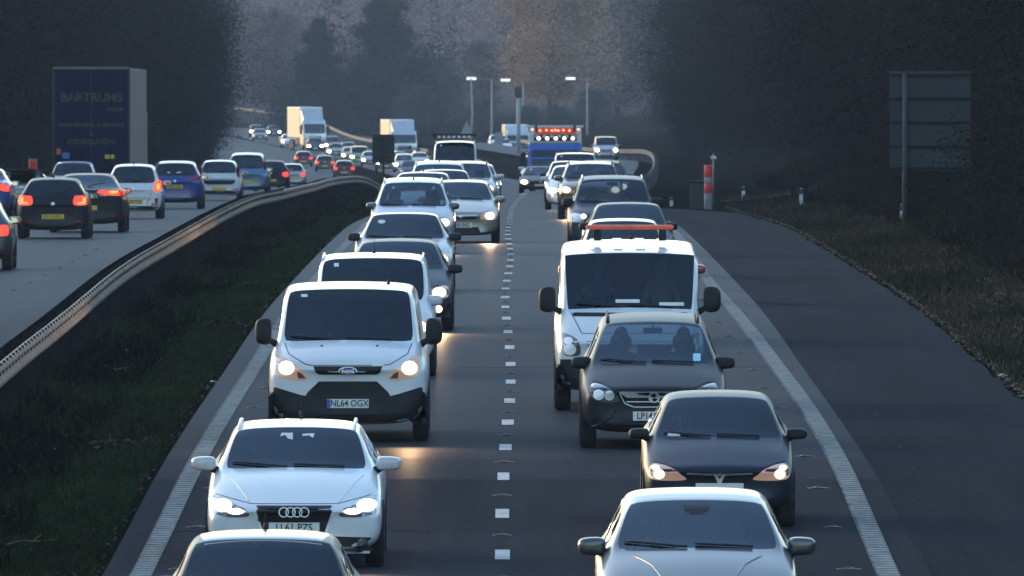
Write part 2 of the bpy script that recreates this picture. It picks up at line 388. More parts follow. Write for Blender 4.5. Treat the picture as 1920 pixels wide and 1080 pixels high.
def mirrors(root, sp, pm, big=False):
    W = sp['W'] / 2; y = sp.get('my', sp['cowl'][0] + .30) - sp['L'] / 2; z = sp.get('mz', sp['belt'] + .06); ww, hh = sp.get('msize', (.21, .14)); out = sp.get('mout', 1.0)
    x0 = out - ww
    for sg in (1, -1):
        bm = bmesh.new(); bmesh.ops.create_cube(bm, size=1)
        bmesh.ops.subdivide_edges(bm, edges=bm.edges, cuts=1, use_grid_fill=True)
        for v in bm.verts:
            v.co.x *= ww; v.co.z *= hh * (1 if v.co.x * sg < .3 * ww else .85); v.co.y *= .14
            if v.co.y < 0: v.co.x *= .85; v.co.z *= .85
        me = bpy.data.meshes.new('wing_mirror'); bm.to_mesh(me); bm.free()
        o = bpy.data.objects.new('tmp', me); COL.objects.link(o); md = o.modifiers.new('s', 'SUBSURF'); md.levels = 2
        dg = bpy.context.evaluated_depsgraph_get(); me2 = bpy.data.meshes.new_from_object(o.evaluated_get(dg)); bpy.data.objects.remove(o)
        for v in me2.vertices: v.co *= 1.12
        hs = add_obj('wing_mirror', me2, [pm], root); hs.location = (sg * (x0 + ww/2), y, z)
        xi = -sg * (x0 + ww/2 - W*.90)
        a = MB().tube([(-sg * ww * .3, .0, -hh*.3), (xi, .05, -hh*.55)], [.035, .045], 8).build('mirror_arm', M_trim, hs, True)
        MB().box(-ww*.40, ww*.40, .083, .089, -hh*.38, hh*.38, bev=.002).build('mirror_glass', M_mir, hs)
def interior(root, sp, full=True):
    L, W, H = sp['L'], sp['W'] / 2, sp['H']; t0 = sp['cowl'][0] - L/2; zc = sp['cowl'][1]; hd = sp['header'][0] - L/2
    m = MB(); m.box(-W*.80, W*.80, t0 + .12, t0 + .55, zc - .35, zc - .02, bev=.04); m.build('dashboard', M_int, root, angle=40)
    sy = sp.get('seaty', hd + .55); sz = sp.get('seatz', .32); hz = sp.get('headz', H - .30)
    for sg in (1, -1):
        q = MB(); x = sg * W * .43
        q.box(x - .25, x + .25, sy - .5, sy + .05, sz, sz + .16, bev=.05)
        q.add(*_slab(x, sy, sz + .12, hz - .20, .245, .20, .12)); so_ = q.build('seat', M_int, root, angle=50)
        h = MB(); h.box(x - .13, x + .13, sy + .16, sy + .26, hz - .17, hz + .02, bev=.04); h.build('headrest', M_int, so_, angle=60)
    if sp.get('rearseat', True):
        q = MB(); ry = sy + .95; q.box(-W*.75, W*.75, ry - .4, ry + .1, sz + .02, sz + .2, bev=.05); q.box(-W*.75, W*.75, ry + .08, ry + .22, sz + .1, min(hz - .26, sp.get('belt2', sp['belt']) + .02), bev=.05)
        rs = q.build('rear_seat', M_int, root, angle=50)
        for x in (-.42, .42): MB().box(x - .13, x + .13, ry + .1, ry + .2, hz - .3, hz - .10, bev=.04).build('headrest', M_int, rs, angle=60)
    q = MB(); q.box(-W*.9, W*.9, t0 - .1, L/2 - .25, .28, .32); q.build('floor_pan', M_under, root)
    st = MB(); c = (-W*.43, t0 + .62, zc - .02); rt = Matrix.Translation(c) @ Matrix.Rotation(R(-25), 4, 'X')
    pts = [rt @ Vector((.18*math.cos(a), 0, .18*math.sin(a))) for a in [2*math.pi*i/20 for i in range(21)]]
    st.tube(pts, .014, 6); st.tube([rt @ Vector((-.17, 0, 0)), rt @ Vector((.17, 0, 0))], .014, 6); st.tube([rt @ Vector((0, 0, 0)), rt @ Vector((0, -.3, -.05))], .03, 8)
    st.build('steering_wheel', M_trim, root, True)
    if sp.get('inmirror', True):
        yy = hd + .02; q = MB(); q.box(-.12, .12, yy, yy + .03, sp['header'][1] - .12, sp['header'][1] - .05, bev=.01); q.tube([(0, yy + .01, sp['header'][1] - .07), (0, yy + .04, sp['header'][1] - .02)], .012, 6)
        q.build('rear_view_mirror', M_trim, root, angle=40)
def _slab(x, y, z0, z1, w0, w1, th):
    vs = []; n = 5
    for i in range(n + 1):
        u = i / n; z = z0 + (z1 - z0) * u; w_ = w0 + (w1 - w0) * u ** 2; yy = y + .22 * u
        k = .8 if i in (0, n) else 1
        vs += [(x - w_*k, yy, z), (x + w_*k, yy, z), (x + w_*k, yy + th, z), (x - w_*k, yy + th, z)]
    fs = [(3, 2, 1, 0), (n*4, n*4+1, n*4+2, n*4+3)]
    for i in range(n):
        for k in range(4): a = i*4 + k; b = i*4 + (k+1) % 4; fs.append((a, b, b + 4, a + 4))
    return vs, fs
def plate(root, bvh, side, z, txt=None, yellow=False, x=0, wd=.52, ht=.112, band=False, y=None):
    sg = -1 if side == 'front' else 1
    dr = Vector((0, 1, 0)) if side == 'front' else Vector((0, -1, 0))
    if y is None:
        hs = [bvh.ray_cast(Vector((x + dx, 0, z + dz)) - dr * 6, dr)[0] for dx in (-.2, 0, .2) for dz in (-.05, .05)]
        ys = [h.y for h in hs if h]; y = (min(ys) if side == 'front' else max(ys)) + sg * .012
    p = MB().box(x - wd/2, x + wd/2, y - .006, y + .006, z - ht/2, z + ht/2, bev=.002).build('number_plate', M_ply if yellow else M_plw, root)
    if band: MB().box(x - wd/2 + .001, x - wd/2 + .042, y + sg*.0105, y + sg*.0065, z - ht/2 + .004, z + ht/2 - .004).build('country_band', M_blue, p)
    if txt: textmesh(txt, 'lettering', M_black, p, ht * 1.02, (x + (.02 if band else 0), y + sg * .0075, z), (R(90), 0, 0 if side == 'front' else R(180)), .0015, min(1, .86), .0015)
    return p

def headlamps(root, bvh, poly, lit=None, lamp=None, lens=None, side='front', glow=None):
    """poly for the right-hand (+x) lamp; lamp = (cx, cz, rx, rz) of the glowing bowl"""
    for sg in (1, -1):
        pl = poly if sg > 0 else mir(poly)
        h = patch('headlight', pl, lens or (M_ring if lit else M_refl), root, bvh, side, .006, .03, .05, curve=True)
        if lamp:
            for lp in (lamp if isinstance(lamp, list) else [lamp]):
                cx, cz, rx, rz = lp
                g = patch('bulb', ell(sg * cx, cz, rx, rz), (glow or M_on) if lit else M_chrome, h, bvh, side, .014, .01, .04)
        if lit == 'beam':
            ld = bpy.data.lights.new('headlight_beam', 'SPOT'); lo = bpy.data.objects.new('headlight_beam', ld); COL.objects.link(lo)
            lp = lamp[0] if isinstance(lamp, list) else lamp
            hp = bvh.ray_cast(Vector((sg * lp[0], -6, lp[1])), Vector((0, 1, 0)))[0]
            lo.location = (sg * lp[0], (hp.y if hp else -2) - .06, lp[1]); lo.rotation_euler = (R(-87.6), 0, 0); ld.energy = 150; ld.color = (1, .55, .25); ld.spot_size = R(70); ld.spot_blend = .8; ld.shadow_soft_size = .06
            lo.parent = h
def arches(root, sp, wy, r):
    W = sp['W'] / 2
    for sg in (1, -1):
        for y in wy:
            m = MB(); n = 20; rr = r + .055; prof = []
            vs = []; fs = []
            for i in range(n + 1):
                a = R(-8) + (math.pi + R(16)) * i / n
                for (q, xx) in ((rr, W*1.0 - .05), (rr, W + .006), (rr - .035, W + .006), (rr - .035, W - .05)):
                    vs.append((sg * xx, y + q * math.cos(a), r + q * math.sin(a)))
            for i in range(n):
                for k in range(4): fs.append((i*4 + k, i*4 + (k+1) % 4, i*4 + 4 + (k+1) % 4, i*4 + 4 + k))
            m.add(vs, fs)
            c = [(sg * (W + .002), y, r * .6)] + [(sg * (W + .002), y + (rr - .02) * math.cos(R(-8) + (math.pi + R(16)) * i / n), r + (rr - .02) * math.sin(R(-8) + (math.pi + R(16)) * i / n)) for i in range(n + 1)]
            m.add(c, [(0, i, i + 1) for i in range(1, n + 1)])
            m.build('wheel_arch', M_trim, root)
def antenna(root, x, y, z, h=.22):
    m = MB(); m.tube([(x, y, z - .02), (x, y + .02, z + .04)], [.022, .012], 6); m.tube([(x, y + .02, z + .03), (x, y + h*.5, z + h)], .004, 5); m.build('aerial', M_trim, root, True)
def rails(root, bvh, sp, m, x, y0, y1):
    for sg in (1, -1):
        pts = []
        for i in range(9):
            y = y0 + (y1 - y0) * i / 8; h = bvh.ray_cast(Vector((sg * x, y, 6)), Vector((0, 0, -1)))[0]
            pts.append((sg * x, y, (h.z if h else sp['H']) + (.005 if i in (0, 8) else .04)))
        MB().tube(pts, .018, 8).build('roof_rail', m, root, True)
def bonnet_lines(root, bvh, poly):
    pass
def line_strip(name, root, bvh, pts, side='front', r=.006, m=None):
    dirs = dict(front=Vector((0, 1, 0)), rear=Vector((0, -1, 0)), top=Vector((0, 0, -1)))
    dr = dirs[side]; out = []
    for i in range(len(pts) - 1):
        for k in range(6):
            t = k / 6; a = pts[i][0] + (pts[i+1][0] - pts[i][0]) * t; b = pts[i][1] + (pts[i+1][1] - pts[i][1]) * t
            o = (Vector((a, 0, b)) - dr * 6) if side != 'top' else Vector((a, b, 6))
            h = bvh.ray_cast(o, dr)[0]
            if h: out.append(h - dr * .001)
    if len(out) > 1: return MB().tube(out, r, 5).build(name, m or M_trim, root, True)

BASE = dict(
 hatch=dict(L=3.95, W=1.68, H=1.46, hf=(.20, .70), hm=(.60, .83), cowl=(1.0, .93), header=(1.75, 1.38), roofr=(3.45, 1.36), rglass=(3.78, .98), tail=(3.82, .92), belt=.92, belt2=.98, wr=.66, pillars=[2.05, 2.85], rb=.3, wb=(.78, 3.25), wheel=.29, rgc=.02),
 estate=dict(zb=.17, nose=(.22, .58), L=4.70, W=1.826, H=1.44, hf=(.22, .70), hm=(.75, .84), cowl=(1.30, .955), header=(2.12, 1.365), roofr=(4.15, 1.36), rglass=(4.55, 1.0), tail=(4.60, .95), belt=.93, belt2=.98, wr=.655, pillars=[2.45, 3.35], wb=(.88, 3.68), wheel=.32),
 saloon=dict(L=4.75, W=1.84, H=1.46, hf=(.22, .68), hm=(.75, .84), cowl=(1.30, .94), header=(2.10, 1.39), roofr=(3.45, 1.37), rglass=(4.22, 1.06), tail=(4.66, 1.03), belt=.93, belt2=1.0, wr=.64, pillars=[2.40, 3.1], wb=(.92, 3.66), wheel=.33, rgc=-.05),
 mpv=dict(L=4.45, W=1.80, H=1.63, hf=(.20, .76), hm=(.60, .90), cowl=(.98, 1.0), header=(1.85, 1.52), roofr=(4.00, 1.50), rglass=(4.30, 1.0), tail=(4.34, .95), belt=.97, belt2=1.02, wr=.67, pillars=[2.20, 3.10], wb=(.88, 3.58), wheel=.32),
 suv=dict(L=4.50, W=1.90, H=1.72, zb=.27, hf=(.16, .90), hm=(.62, 1.03), cowl=(1.12, 1.10), header=(1.82, 1.62), roofr=(4.05, 1.62), rglass=(4.32, 1.12), tail=(4.38, 1.05), belt=1.08, belt2=1.12, wr=.70, pillars=[2.15, 3.05], wb=(.85, 3.5), wheel=.36, nw=.84),
 smallvan=dict(rearglass=False, L=4.38, W=1.81, H=1.80, hf=(.18, .80), hm=(.5, .95), cowl=(.86, 1.06), header=(1.62, 1.66), roofr=(4.25, 1.74), rglass=(4.31, 1.15), tail=(4.33, 1.0), belt=1.02, belt2=1.05, wr=.80, pillars=[1.95], sideglass=2, wb=(.86, 3.6), wheel=.31, inset=.05, crease=.6),
 midvan=dict(vcrease=.3, rearglass=False, L=4.97, W=1.986, H=1.98, zb=.22, hf=(.12, 1.02), hm=(.40, 1.12), cowl=(.72, 1.22), header=(1.50, 1.86), roofr=(4.86, 1.92), rglass=(4.92, 1.3), tail=(4.94, 1.1), belt=1.12, belt2=1.15, wr=.765, wr2=.80, pillars=[2.1], sideglass=2, wb=(1.0, 3.93), wheel=.335, inset=.06, crease=.5, nw=.80, wsbow=.26, nose=(.36, .86), rearseat=False, seaty=-.35, headz=1.62, seatz=.7, inmirror=False),
 bigvan=dict(vcrease=.85, rearglass=False, L=5.6, W=1.993, H=2.34, zb=.28, hf=(.16, .98), hm=(.50, 1.18), cowl=(.86, 1.33), header=(1.42, 2.06), roofr=(5.5, 2.25), rglass=(5.55, 1.4), tail=(5.57, 1.2), belt=1.2, belt2=1.25, wr=.875, pillars=[2.0], sideglass=2, wb=(1.0, 4.2), wheel=.35, inset=.04, crease=.85, nw=.84, wsbow=.14, wsc=0, rearseat=False, seaty=-.6, headz=1.9, seatz=.85, inmirror=False))
BASE['hatch2'] = dict(BASE['hatch'], L=4.2, W=1.78, H=1.47, header=(1.95, 1.39), cowl=(1.10, .95), roofr=(3.65, 1.36), rglass=(4.05, .98), tail=(4.08, .94), pillars=[2.25, 3.05], wb=(.85, 3.45), wheel=.31)

def lowlevel(kind, pm, trim_mirror=False, lit=None, front=None, rear=None, ppl=False, alloy=True, **ov):
    sp = dict(BASE[kind]); sp.update(ov); root = empty(ov.get('name', 'car'))
    bo, bvh = make_shell(sp, root, pm)
    L2 = sp['L'] / 2; W = sp['W'] / 2; r = sp['wheel']; ww = .2 if kind != 'bigvan' else .22
    wy = [t - L2 for t in sp['wb']]
    for y in wy:
        for sg in (1, -1): wheel(root, sg * (W - ww/2 - .005 + .012), y, r, ww, alloy)
    arches(root, sp, wy, r)
    mirrors(root, sp, M_trim if trim_mirror else pm)
    interior(root, sp)
    sp['bvh'] = bvh; sp['W2'] = W; sp['L2'] = L2
    return root, sp, bvh
def std_front(root, sp, bvh, lit=None, chrome=False, darklow=False, plate_txt=None, style=0, plt=True):
    W = sp['W2']; z = sp['hf'][1]; zb = sp.get('zb', .2); k = z / .72
    hl = [(W*.50, z - .14), (W*.56, z - .05), (W*.72, z + .01), (W*.87, z + .03), (W*.93, z - .04), (W*.90, z - .15), (W*.70, z - .18)]
    headlamps(root, bvh, hl, lit, (W*.75, z - .078, .115, .085) if style == 0 else (W*.74, z - .085, .09, .07))
    g = patch('grille', [(-W*.42, z - .05), (-W*.38, z - .15), (W*.38, z - .15), (W*.42, z - .05)], M_trim, root, bvh, 'front', .004, .03)
    if chrome: patch('chrome_bar', rect(-W*.42, W*.42, z - .075, z - .05), M_chrome, root, bvh, 'front', .016, .02)
    patch('badge', ell(0, z - .09, .05, .04), M_chrome, root, bvh, 'front', .02, .02, .03)
    patch('lower_grille', [(-W*.52, zb + .06), (W*.52, zb + .06), (W*.45, zb + .2), (-W*.45, zb + .2)], M_trim, root, bvh, 'front', .005, .03)
    if darklow: patch('bumper', [(-W*.96, zb + .03), (W*.96, zb + .03), (W*.99, zb + .25), (-W*.99, zb + .25)], M_plas, root, bvh, 'front', .003, .03)
    if plt: plate(root, bvh, 'front', zb + .24, plate_txt)
    line_strip('bonnet_gap', root, bvh, [(-W*.80, z + .045), (-W*.5, z - .0), (W*.5, z - .0), (W*.80, z + .045)], 'front', .005)
    wiper(root, sp, bvh)
def wiper(root, sp, bvh):
    z = sp['cowl'][1] + .03; W = sp['W2']
    m = MB()
    for (x0, z0, x1, z1) in ((-W*.1, z + .01, -W*.72, z + .05), (W*.55, z + .01, -W*.02, z + .035)):
        pts = []
        for k in range(7):
            a = x0 + (x1 - x0) * k / 6; b = z0 + (z1 - z0) * k / 6; h = bvh.ray_cast(Vector((a, -6, b)), Vector((0, 1, 0)))[0]
            if h: pts.append(h + Vector((0, -.015, .01)))
        if len(pts) > 1: m.tube(pts, .011, 5)
    if m.v: m.build('wiper', M_trim, root, True)
def tail_lamps(root, bvh, poly, lit=None, hot=None):
    for sg in (1, -1):
        t = patch('tail_light', poly if sg > 0 else mir(poly), M_redon if lit else M_red, root, bvh, 'rear', .008, .03, .05, curve=True)
        if hot: patch('brake_lamp', ell(sg*hot[0], hot[1], hot[2], hot[3]), M_brake, t, bvh, 'rear', .016, .012, .04)
def std_rear(root, sp, bvh, lit=None, poly=None, hot=None, pz=.72, txt=None, darklow=True, badge=True, pl=True):
    W = sp['W2']; z = sp['tail'][1]
    poly = poly or [(W*.66, z - .22), (W*.64, z - .06), (W*.90, z - .03), (W*.95, z - .12), (W*.92, z - .24)]
    tail_lamps(root, bvh, poly, lit, hot)
    if pl: plate(root, bvh, 'rear', pz, txt, True)
    if badge: patch('badge', ell(0, z - .10, .045, .045), M_chrome, root, bvh, 'rear', .012, .02, .03)
    zb = sp.get('zb', .2)
    if darklow: patch('rear_valance', [(-W*.8, zb + .05), (W*.8, zb + .05), (W*.85, zb + .16), (-W*.85, zb + .16)], M_plas, root, bvh, 'rear', .005, .03)
    for sg in (1, -1): patch('rear_reflector', rect(*sorted((sg*W*.62, sg*W*.86)), zb + .19, zb + .225), M_red, root, bvh, 'rear', .008, .02)
    line_strip('tailgate_gap', root, bvh, [(-W*.62, z - .02), (-W*.60, zb + .33), (W*.60, zb + .33), (W*.62, z - .02)], 'rear', .005)
    h = bvh.ray_cast(Vector((0, 0, 0.0)) + Vector((0, 0, sp['rglass'][1] + .06)) + Vector((0, 6, 0)), Vector((0, -1, 0)))[0]
    if h: MB().tube([h + Vector((0, .02, 0)), h + Vector((-.25, .01, .06)), h + Vector((-.42, -.02, .08))], .01, 5).build('rear_wiper', M_trim, root, True)
def place(root, D, X, label, cat='car', group=None, away=False, name='car', yaw=0):
    root.name = name; root.location = (X, D, GZ(D) + .0)
    th = math.atan(slope(D)); hd = -math.atan(heading(D)) + yaw
    q = Euler((th, 0, hd), 'XYZ').to_matrix()
    if away: q = q @ Matrix.Rotation(math.pi, 3, 'Z')
    root.rotation_euler = q.to_euler(); tag(root, label, cat, group)
    return root
def px(x, s): return (x - 960) / s
def DD(s): return F / s
U_ = ['first', 'second', 'third', 'fourth', 'fifth', 'sixth', 'seventh', 'eighth', 'ninth', 'tenth', 'eleventh', 'twelfth', 'thirteenth', 'fourteenth', 'fifteenth', 'sixteenth', 'seventeenth', 'eighteenth', 'nineteenth']
ORD = U_[:] 
for a_, b_ in (('twentieth', 'twenty'), ('thirtieth', 'thirty'), ('fortieth', 'forty')): ORD += [a_] + [b_ + ' ' + u for u in U_[:9]]
# ------------------------------------------------------------------ ground, roads
def node_mat(name, build):
    m = bpy.data.materials.new(name); m.use_nodes = True; N = m.node_tree.nodes; Lk = m.node_tree.links
    build(N, Lk, N['Principled BSDF']); return m
def noise_n(N, Lk, scale, detail=6, vec=None, rough=.6, stretch=None):
    tc = N.new('ShaderNodeTexCoord'); n = N.new('ShaderNodeTexNoise'); n.inputs['Scale'].default_value = scale; n.inputs['Detail'].default_value = detail; n.inputs['Roughness'].default_value = rough
    mp = N.new('ShaderNodeMapping'); Lk.new(tc.outputs['Object'], mp.inputs[0]); Lk.new(mp.outputs[0], n.inputs['Vector'])
    if stretch: mp.inputs['Scale'].default_value = stretch
    return n
def ramp(N, Lk, src, stops):
    r = N.new('ShaderNodeValToRGB'); e = r.color_ramp.elements
    while len(e) < len(stops): e.new(.5)
    for i, (p, c) in enumerate(stops): e[i].position = p; e[i].color = (*c, 1) if not isinstance(c, float) else (c, c, c, 1)
    Lk.new(src, r.inputs[0]); return r
def mixc(N, Lk, f, a, b, mode='MIX'):
    m = N.new('ShaderNodeMix'); m.data_type = 'RGBA'; m.blend_type = mode
    for k, v in (('Factor', f), ('A', a), ('B', b)):
        if isinstance(v, (int, float)): m.inputs[k].default_value = v
        elif isinstance(v, tuple): m.inputs[k].default_value = (*v, 1)
        else: Lk.new(v, m.inputs[k])
    return m.outputs['Result']
def sheen(N, Lk, P_, lo, hi, rough):
    g = N.new('ShaderNodeNewGeometry'); dt = N.new('ShaderNodeVectorMath'); dt.operation = 'DOT_PRODUCT'; Lk.new(g.outputs['Incoming'], dt.inputs[0]); Lk.new(g.outputs['True Normal'], dt.inputs[1])
    ab = N.new('ShaderNodeMath'); ab.operation = 'ABSOLUTE'; Lk.new(dt.outputs['Value'], ab.inputs[0])
    mr = N.new('ShaderNodeMapRange'); mr.inputs['From Min'].default_value = .045; mr.inputs['From Max'].default_value = .012; mr.inputs['To Min'].default_value = lo; mr.inputs['To Max'].default_value = hi; Lk.new(ab.outputs[0], mr.inputs['Value'])
    gl = N.new('ShaderNodeBsdfGlossy'); gl.inputs['Roughness'].default_value = rough; gl.inputs[0].default_value = (.78, .88, 1, 1)
    mx = N.new('ShaderNodeMixShader'); Lk.new(mr.outputs[0], mx.inputs[0]); Lk.new(P_.outputs[0], mx.inputs[1]); Lk.new(gl.outputs[0], mx.inputs[2]); Lk.new(mx.outputs[0], N['Material Output'].inputs[0])
def asphalt(c1, c2, rough, lo=.004, hi=.085):
    def b(N, Lk, P_):
        big = noise_n(N, Lk, .35, 5, stretch=(1.2, .12, 1)); fine = noise_n(N, Lk, 60, 3); trk = noise_n(N, Lk, 1.6, 3, stretch=(1, .02, 1))
        sp_ = noise_n(N, Lk, 14, 2)
        col = mixc(N, Lk, ramp(N, Lk, big.outputs[0], [(.35, 0.0), (.68, 1.0)]).outputs[0], c1, c2)
        col = mixc(N, Lk, .35, col, ramp(N, Lk, fine.outputs[0], [(.3, (.018, .018, .021)), (.7, (.085, .085, .095))]).outputs[0])
        col = mixc(N, Lk, ramp(N, Lk, trk.outputs[0], [(.4, 0.0), (.62, .4)]).outputs[0], col, (.024, .023, .027))
        col = mixc(N, Lk, ramp(N, Lk, sp_.outputs[0], [(.63, 0.0), (.70, .6)]).outputs[0], col, (.10, .095, .09))
        Lk.new(col, P_.inputs['Base Color'])
        rr = ramp(N, Lk, trk.outputs[0], [(.35, rough), (.65, rough + .12)]); Lk.new(rr.outputs[0], P_.inputs['Roughness'])
        P_.inputs['Specular IOR Level'].default_value = .0; bp = N.new('ShaderNodeBump'); bp.inputs['Strength'].default_value = .5; bp.inputs['Distance'].default_value = .006; Lk.new(fine.outputs[0], bp.inputs['Height']); Lk.new(bp.outputs[0], P_.inputs['Normal']); sheen(N, Lk, P_, lo, hi, .38)
    return b
M_asph = node_mat('asphalt', asphalt((.025, .0245, .029), (.041, .040, .047), .9))
M_shld = node_mat('shoulder_asphalt', asphalt((.018, .018, .023), (.030, .030, .037), .9, .0005, .012))
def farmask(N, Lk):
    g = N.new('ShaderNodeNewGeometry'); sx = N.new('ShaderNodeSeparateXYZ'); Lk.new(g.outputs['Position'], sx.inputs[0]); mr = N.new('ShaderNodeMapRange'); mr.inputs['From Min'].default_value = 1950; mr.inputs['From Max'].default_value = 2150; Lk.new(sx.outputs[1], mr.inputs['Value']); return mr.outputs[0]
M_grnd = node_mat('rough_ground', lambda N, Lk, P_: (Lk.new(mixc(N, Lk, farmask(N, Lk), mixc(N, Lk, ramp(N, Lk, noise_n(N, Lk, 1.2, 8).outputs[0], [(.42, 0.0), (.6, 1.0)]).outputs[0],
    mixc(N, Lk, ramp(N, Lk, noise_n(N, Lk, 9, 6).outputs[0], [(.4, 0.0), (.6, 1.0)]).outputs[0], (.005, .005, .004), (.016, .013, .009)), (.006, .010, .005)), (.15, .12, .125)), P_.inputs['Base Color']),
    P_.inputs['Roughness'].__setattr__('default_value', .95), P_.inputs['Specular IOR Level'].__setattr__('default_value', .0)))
M_line = mat('road_paint', (.50, .50, .50), .8, spec=0, noise=.25, nscale=6)
M_rib = mat('rib_paint', (.30, .30, .30), .8, spec=0, noise=.2, nscale=6)
M_line2 = mat('edge_paint', (.15, .15, .15), .9, spec=0, noise=.35, nscale=3)

def rise(D): return 1.5 * smooth((D - 720) / 320) * (1 - smooth((D - 1450) / 300))
def cross(x, D):
    """height of the ground relative to the road at lateral offset x"""
    z = -.05
    if -7.9 < x < -4.4: z = -.05 - .32 * math.exp(-((x + 6.0) / .75) ** 2) + .03 * math.sin(D * .9 + x * 5) * smooth((x + 7.9)) * smooth((-4.4 - x) * 2)
    lim = 7.0 if D < 486 else 4.6 + 7.8 * smooth((D - 690) / 400)
    if x > lim: u = x - lim; z = .01 + .05 * smooth(u) - .12 * smooth(u / .4) * (1 - smooth((u - .5) / 1)) + .10 * max(0, u - 1.6) + .24 * max(0, u - 4) * smooth((u - 4) / 4) + .05 * math.sin(D * .35) * smooth(u / 2)
    if D > 690 and 4.5 < x <= 40: z += rise(D) * smooth((x - 4.5) / 2.4)
    if x > 40: z = cross(40, D)
    if x < -16.6: u = -16.6 - x; z = .0 + .08 * smooth(u) + .12 * max(0, u - 2.2) + .14 * max(0, u - 6)
    if x < -45: z = cross(-45, D)
    return z
def lip(D, x):
    f = smooth((D - 1100) / 600); g = smooth((D - 1950) / 400)
    z = cross(x, D) * (1 - f * .85)
    return z + g * 5 + max(0, D - 2150) * .035
def TZ(X, D): return GZ(D) + lip(D, X - XC(D))
xs = sorted(set([-400, -300, -200, -150, -100, -75, -60, -50, -45] + list(np.arange(-40, -16.5, 2)) + [-16.6, -16.4, -8.2, -7.9, -7.6, -7.2] + list(np.arange(-7, -4.4, .2)) + [-4.4, -4.2, 4.4, 4.6, 4.8, 5.2, 6.0, 6.8, 7.0, 7.15, 7.3, 7.5, 7.8, 8.2, 8.6, 9, 9.5, 10, 11, 12, 14, 16, 18, 20, 24, 28, 32, 36, 40, 50, 70, 100, 150, 200, 300, 400]))
ds = [-60, 0, 60] + list(range(100, 420, 4)) + list(range(420, 700, 10)) + list(range(700, 2200, 40)) + list(range(2200, 4300, 150))
vs = []; fs = []
for D in ds:
    for x in xs: X = x + XC(D); vs.append((X, D, GZ(D) + lip(D, x)))
n = len(xs)
for i in range(len(ds) - 1):
    for j in range(n - 1): fs.append((i*n + j, i*n + j + 1, (i+1)*n + j + 1, (i+1)*n + j))
g = MB().add(vs, fs).build('ground', M_grnd, smooth_=True); tag(g, 'dark rough ground of median and wooded verges', kind='structure')

def strip(name, x0, x1, d0, d1, m, label, dz=0.0, step=6, nx=1, jitter=0):
    vs = []; fs = []; k = max(2, int((d1 - d0) / step) + 1); f0 = x0 if callable(x0) else (lambda D: x0); f1 = x1 if callable(x1) else (lambda D: x1)
    for i in range(k):
        D = d0 + (d1 - d0) * i / (k - 1)
        for q in (f0(D), f1(D)):
            jj = random.uniform(-jitter, jitter); vs.append((q + jj + XC(D), D, GZ(D) + (dz(D) if callable(dz) else dz)))
    for i in range(k - 1): fs.append((2*i, 2*i+1, 2*i+3, 2*i+2))
    o = MB().add(vs, fs).build(name, m); tag(o, label, kind='structure'); return o
strip('road', -4.15, 4.3, -40, 2100, M_asph, 'dark asphalt carriageway towards the camera')
strip('away_road', -16.2, -7.2, -40, 2100, M_asph, 'asphalt carriageway leading away beyond the barrier', jitter=.03)
strip('hard_shoulder', 4.15, lambda D: 6.95 if D < 440 else 6.95 - 2.6 * smooth((D - 440) / 55), 20, 495, M_shld, 'dark asphalt hard shoulder beside the verge', dz=-.004, jitter=.05, step=2)
strip('slip_road', lambda D: 4.5 + 2.8 * smooth((D - 690) / 300), lambda D: 4.7 + 7.2 * smooth((D - 690) / 400), 700, 2000, M_asph, 'distant slip road joining from the right', dz=lambda D: rise(D) + .02)
strip('junction_road', -7.75, -4.15, 1480, 1800, M_asph, 'asphalt of the far junction', dz=-.01)
def curve_lat(D):                      # the right edge line meanders a little
    return 3.76 + .10 * math.sin((D - 150) / 26) * smooth((D-120)/30)
def lat_c(D): return -.035 + .05 * math.sin(D / 16 + 1) * (1 - smooth((D - 320) / 80))
# lane line dashes and rumble edge lines
m = MB()
for i in range(0, 60):
    D = 98 + 9.0 * i; c = lat_c(D) + XC(D); wv = random.uniform(.068, .078); vs = []
    for (dx, dd) in ((-wv, 0), (wv, 0), (wv, 2), (-wv, 2)): vs.append((c + dx, D + dd, GZ(D + dd) + .006))
    m.add(vs, [(0, 1, 2, 3)])
for i in range(0, 100):                # left carriageway
    D = 150 + 9.0 * i; c = -12.55 + XC(D); m.add([(c + a, D + b, GZ(D + b) + .006) for a, b in ((-.07, 0), (.07, 0), (.07, 2), (-.07, 2))], [(0, 1, 2, 3)])
tag(m.build('lane_line', M_line), 'short white lane dashes', kind='structure')
strip('edge_line', lambda D: -3.87, lambda D: -3.66, 90, 900, M_line2, 'worn white ribbed edge line beside the median', dz=.006)
strip('edge_line', lambda D: curve_lat(D) - .02, lambda D: curve_lat(D) + .20, 90, 900, M_line2, 'worn white ribbed edge line beside the hard shoulder', dz=.006, step=3)
strip('edge_line', -16.0, -15.85, 150, 1900, M_line2, 'far edge line of the away carriageway', dz=.006)
m = MB()
for i in range(700):
    D = 98 + .5 * i
    if random.random() < .985:
        m.box(-3.865, -3.665, D, D + .22, GZ(D) + .007, GZ(D) + .018)
    c = curve_lat(D); m.box(c - .015, c + .195, D, D + .22, GZ(D) + .007, GZ(D) + .018)
tag(m.build('rumble_ribs', M_rib), 'raised ribs across the edge lines', kind='structure')
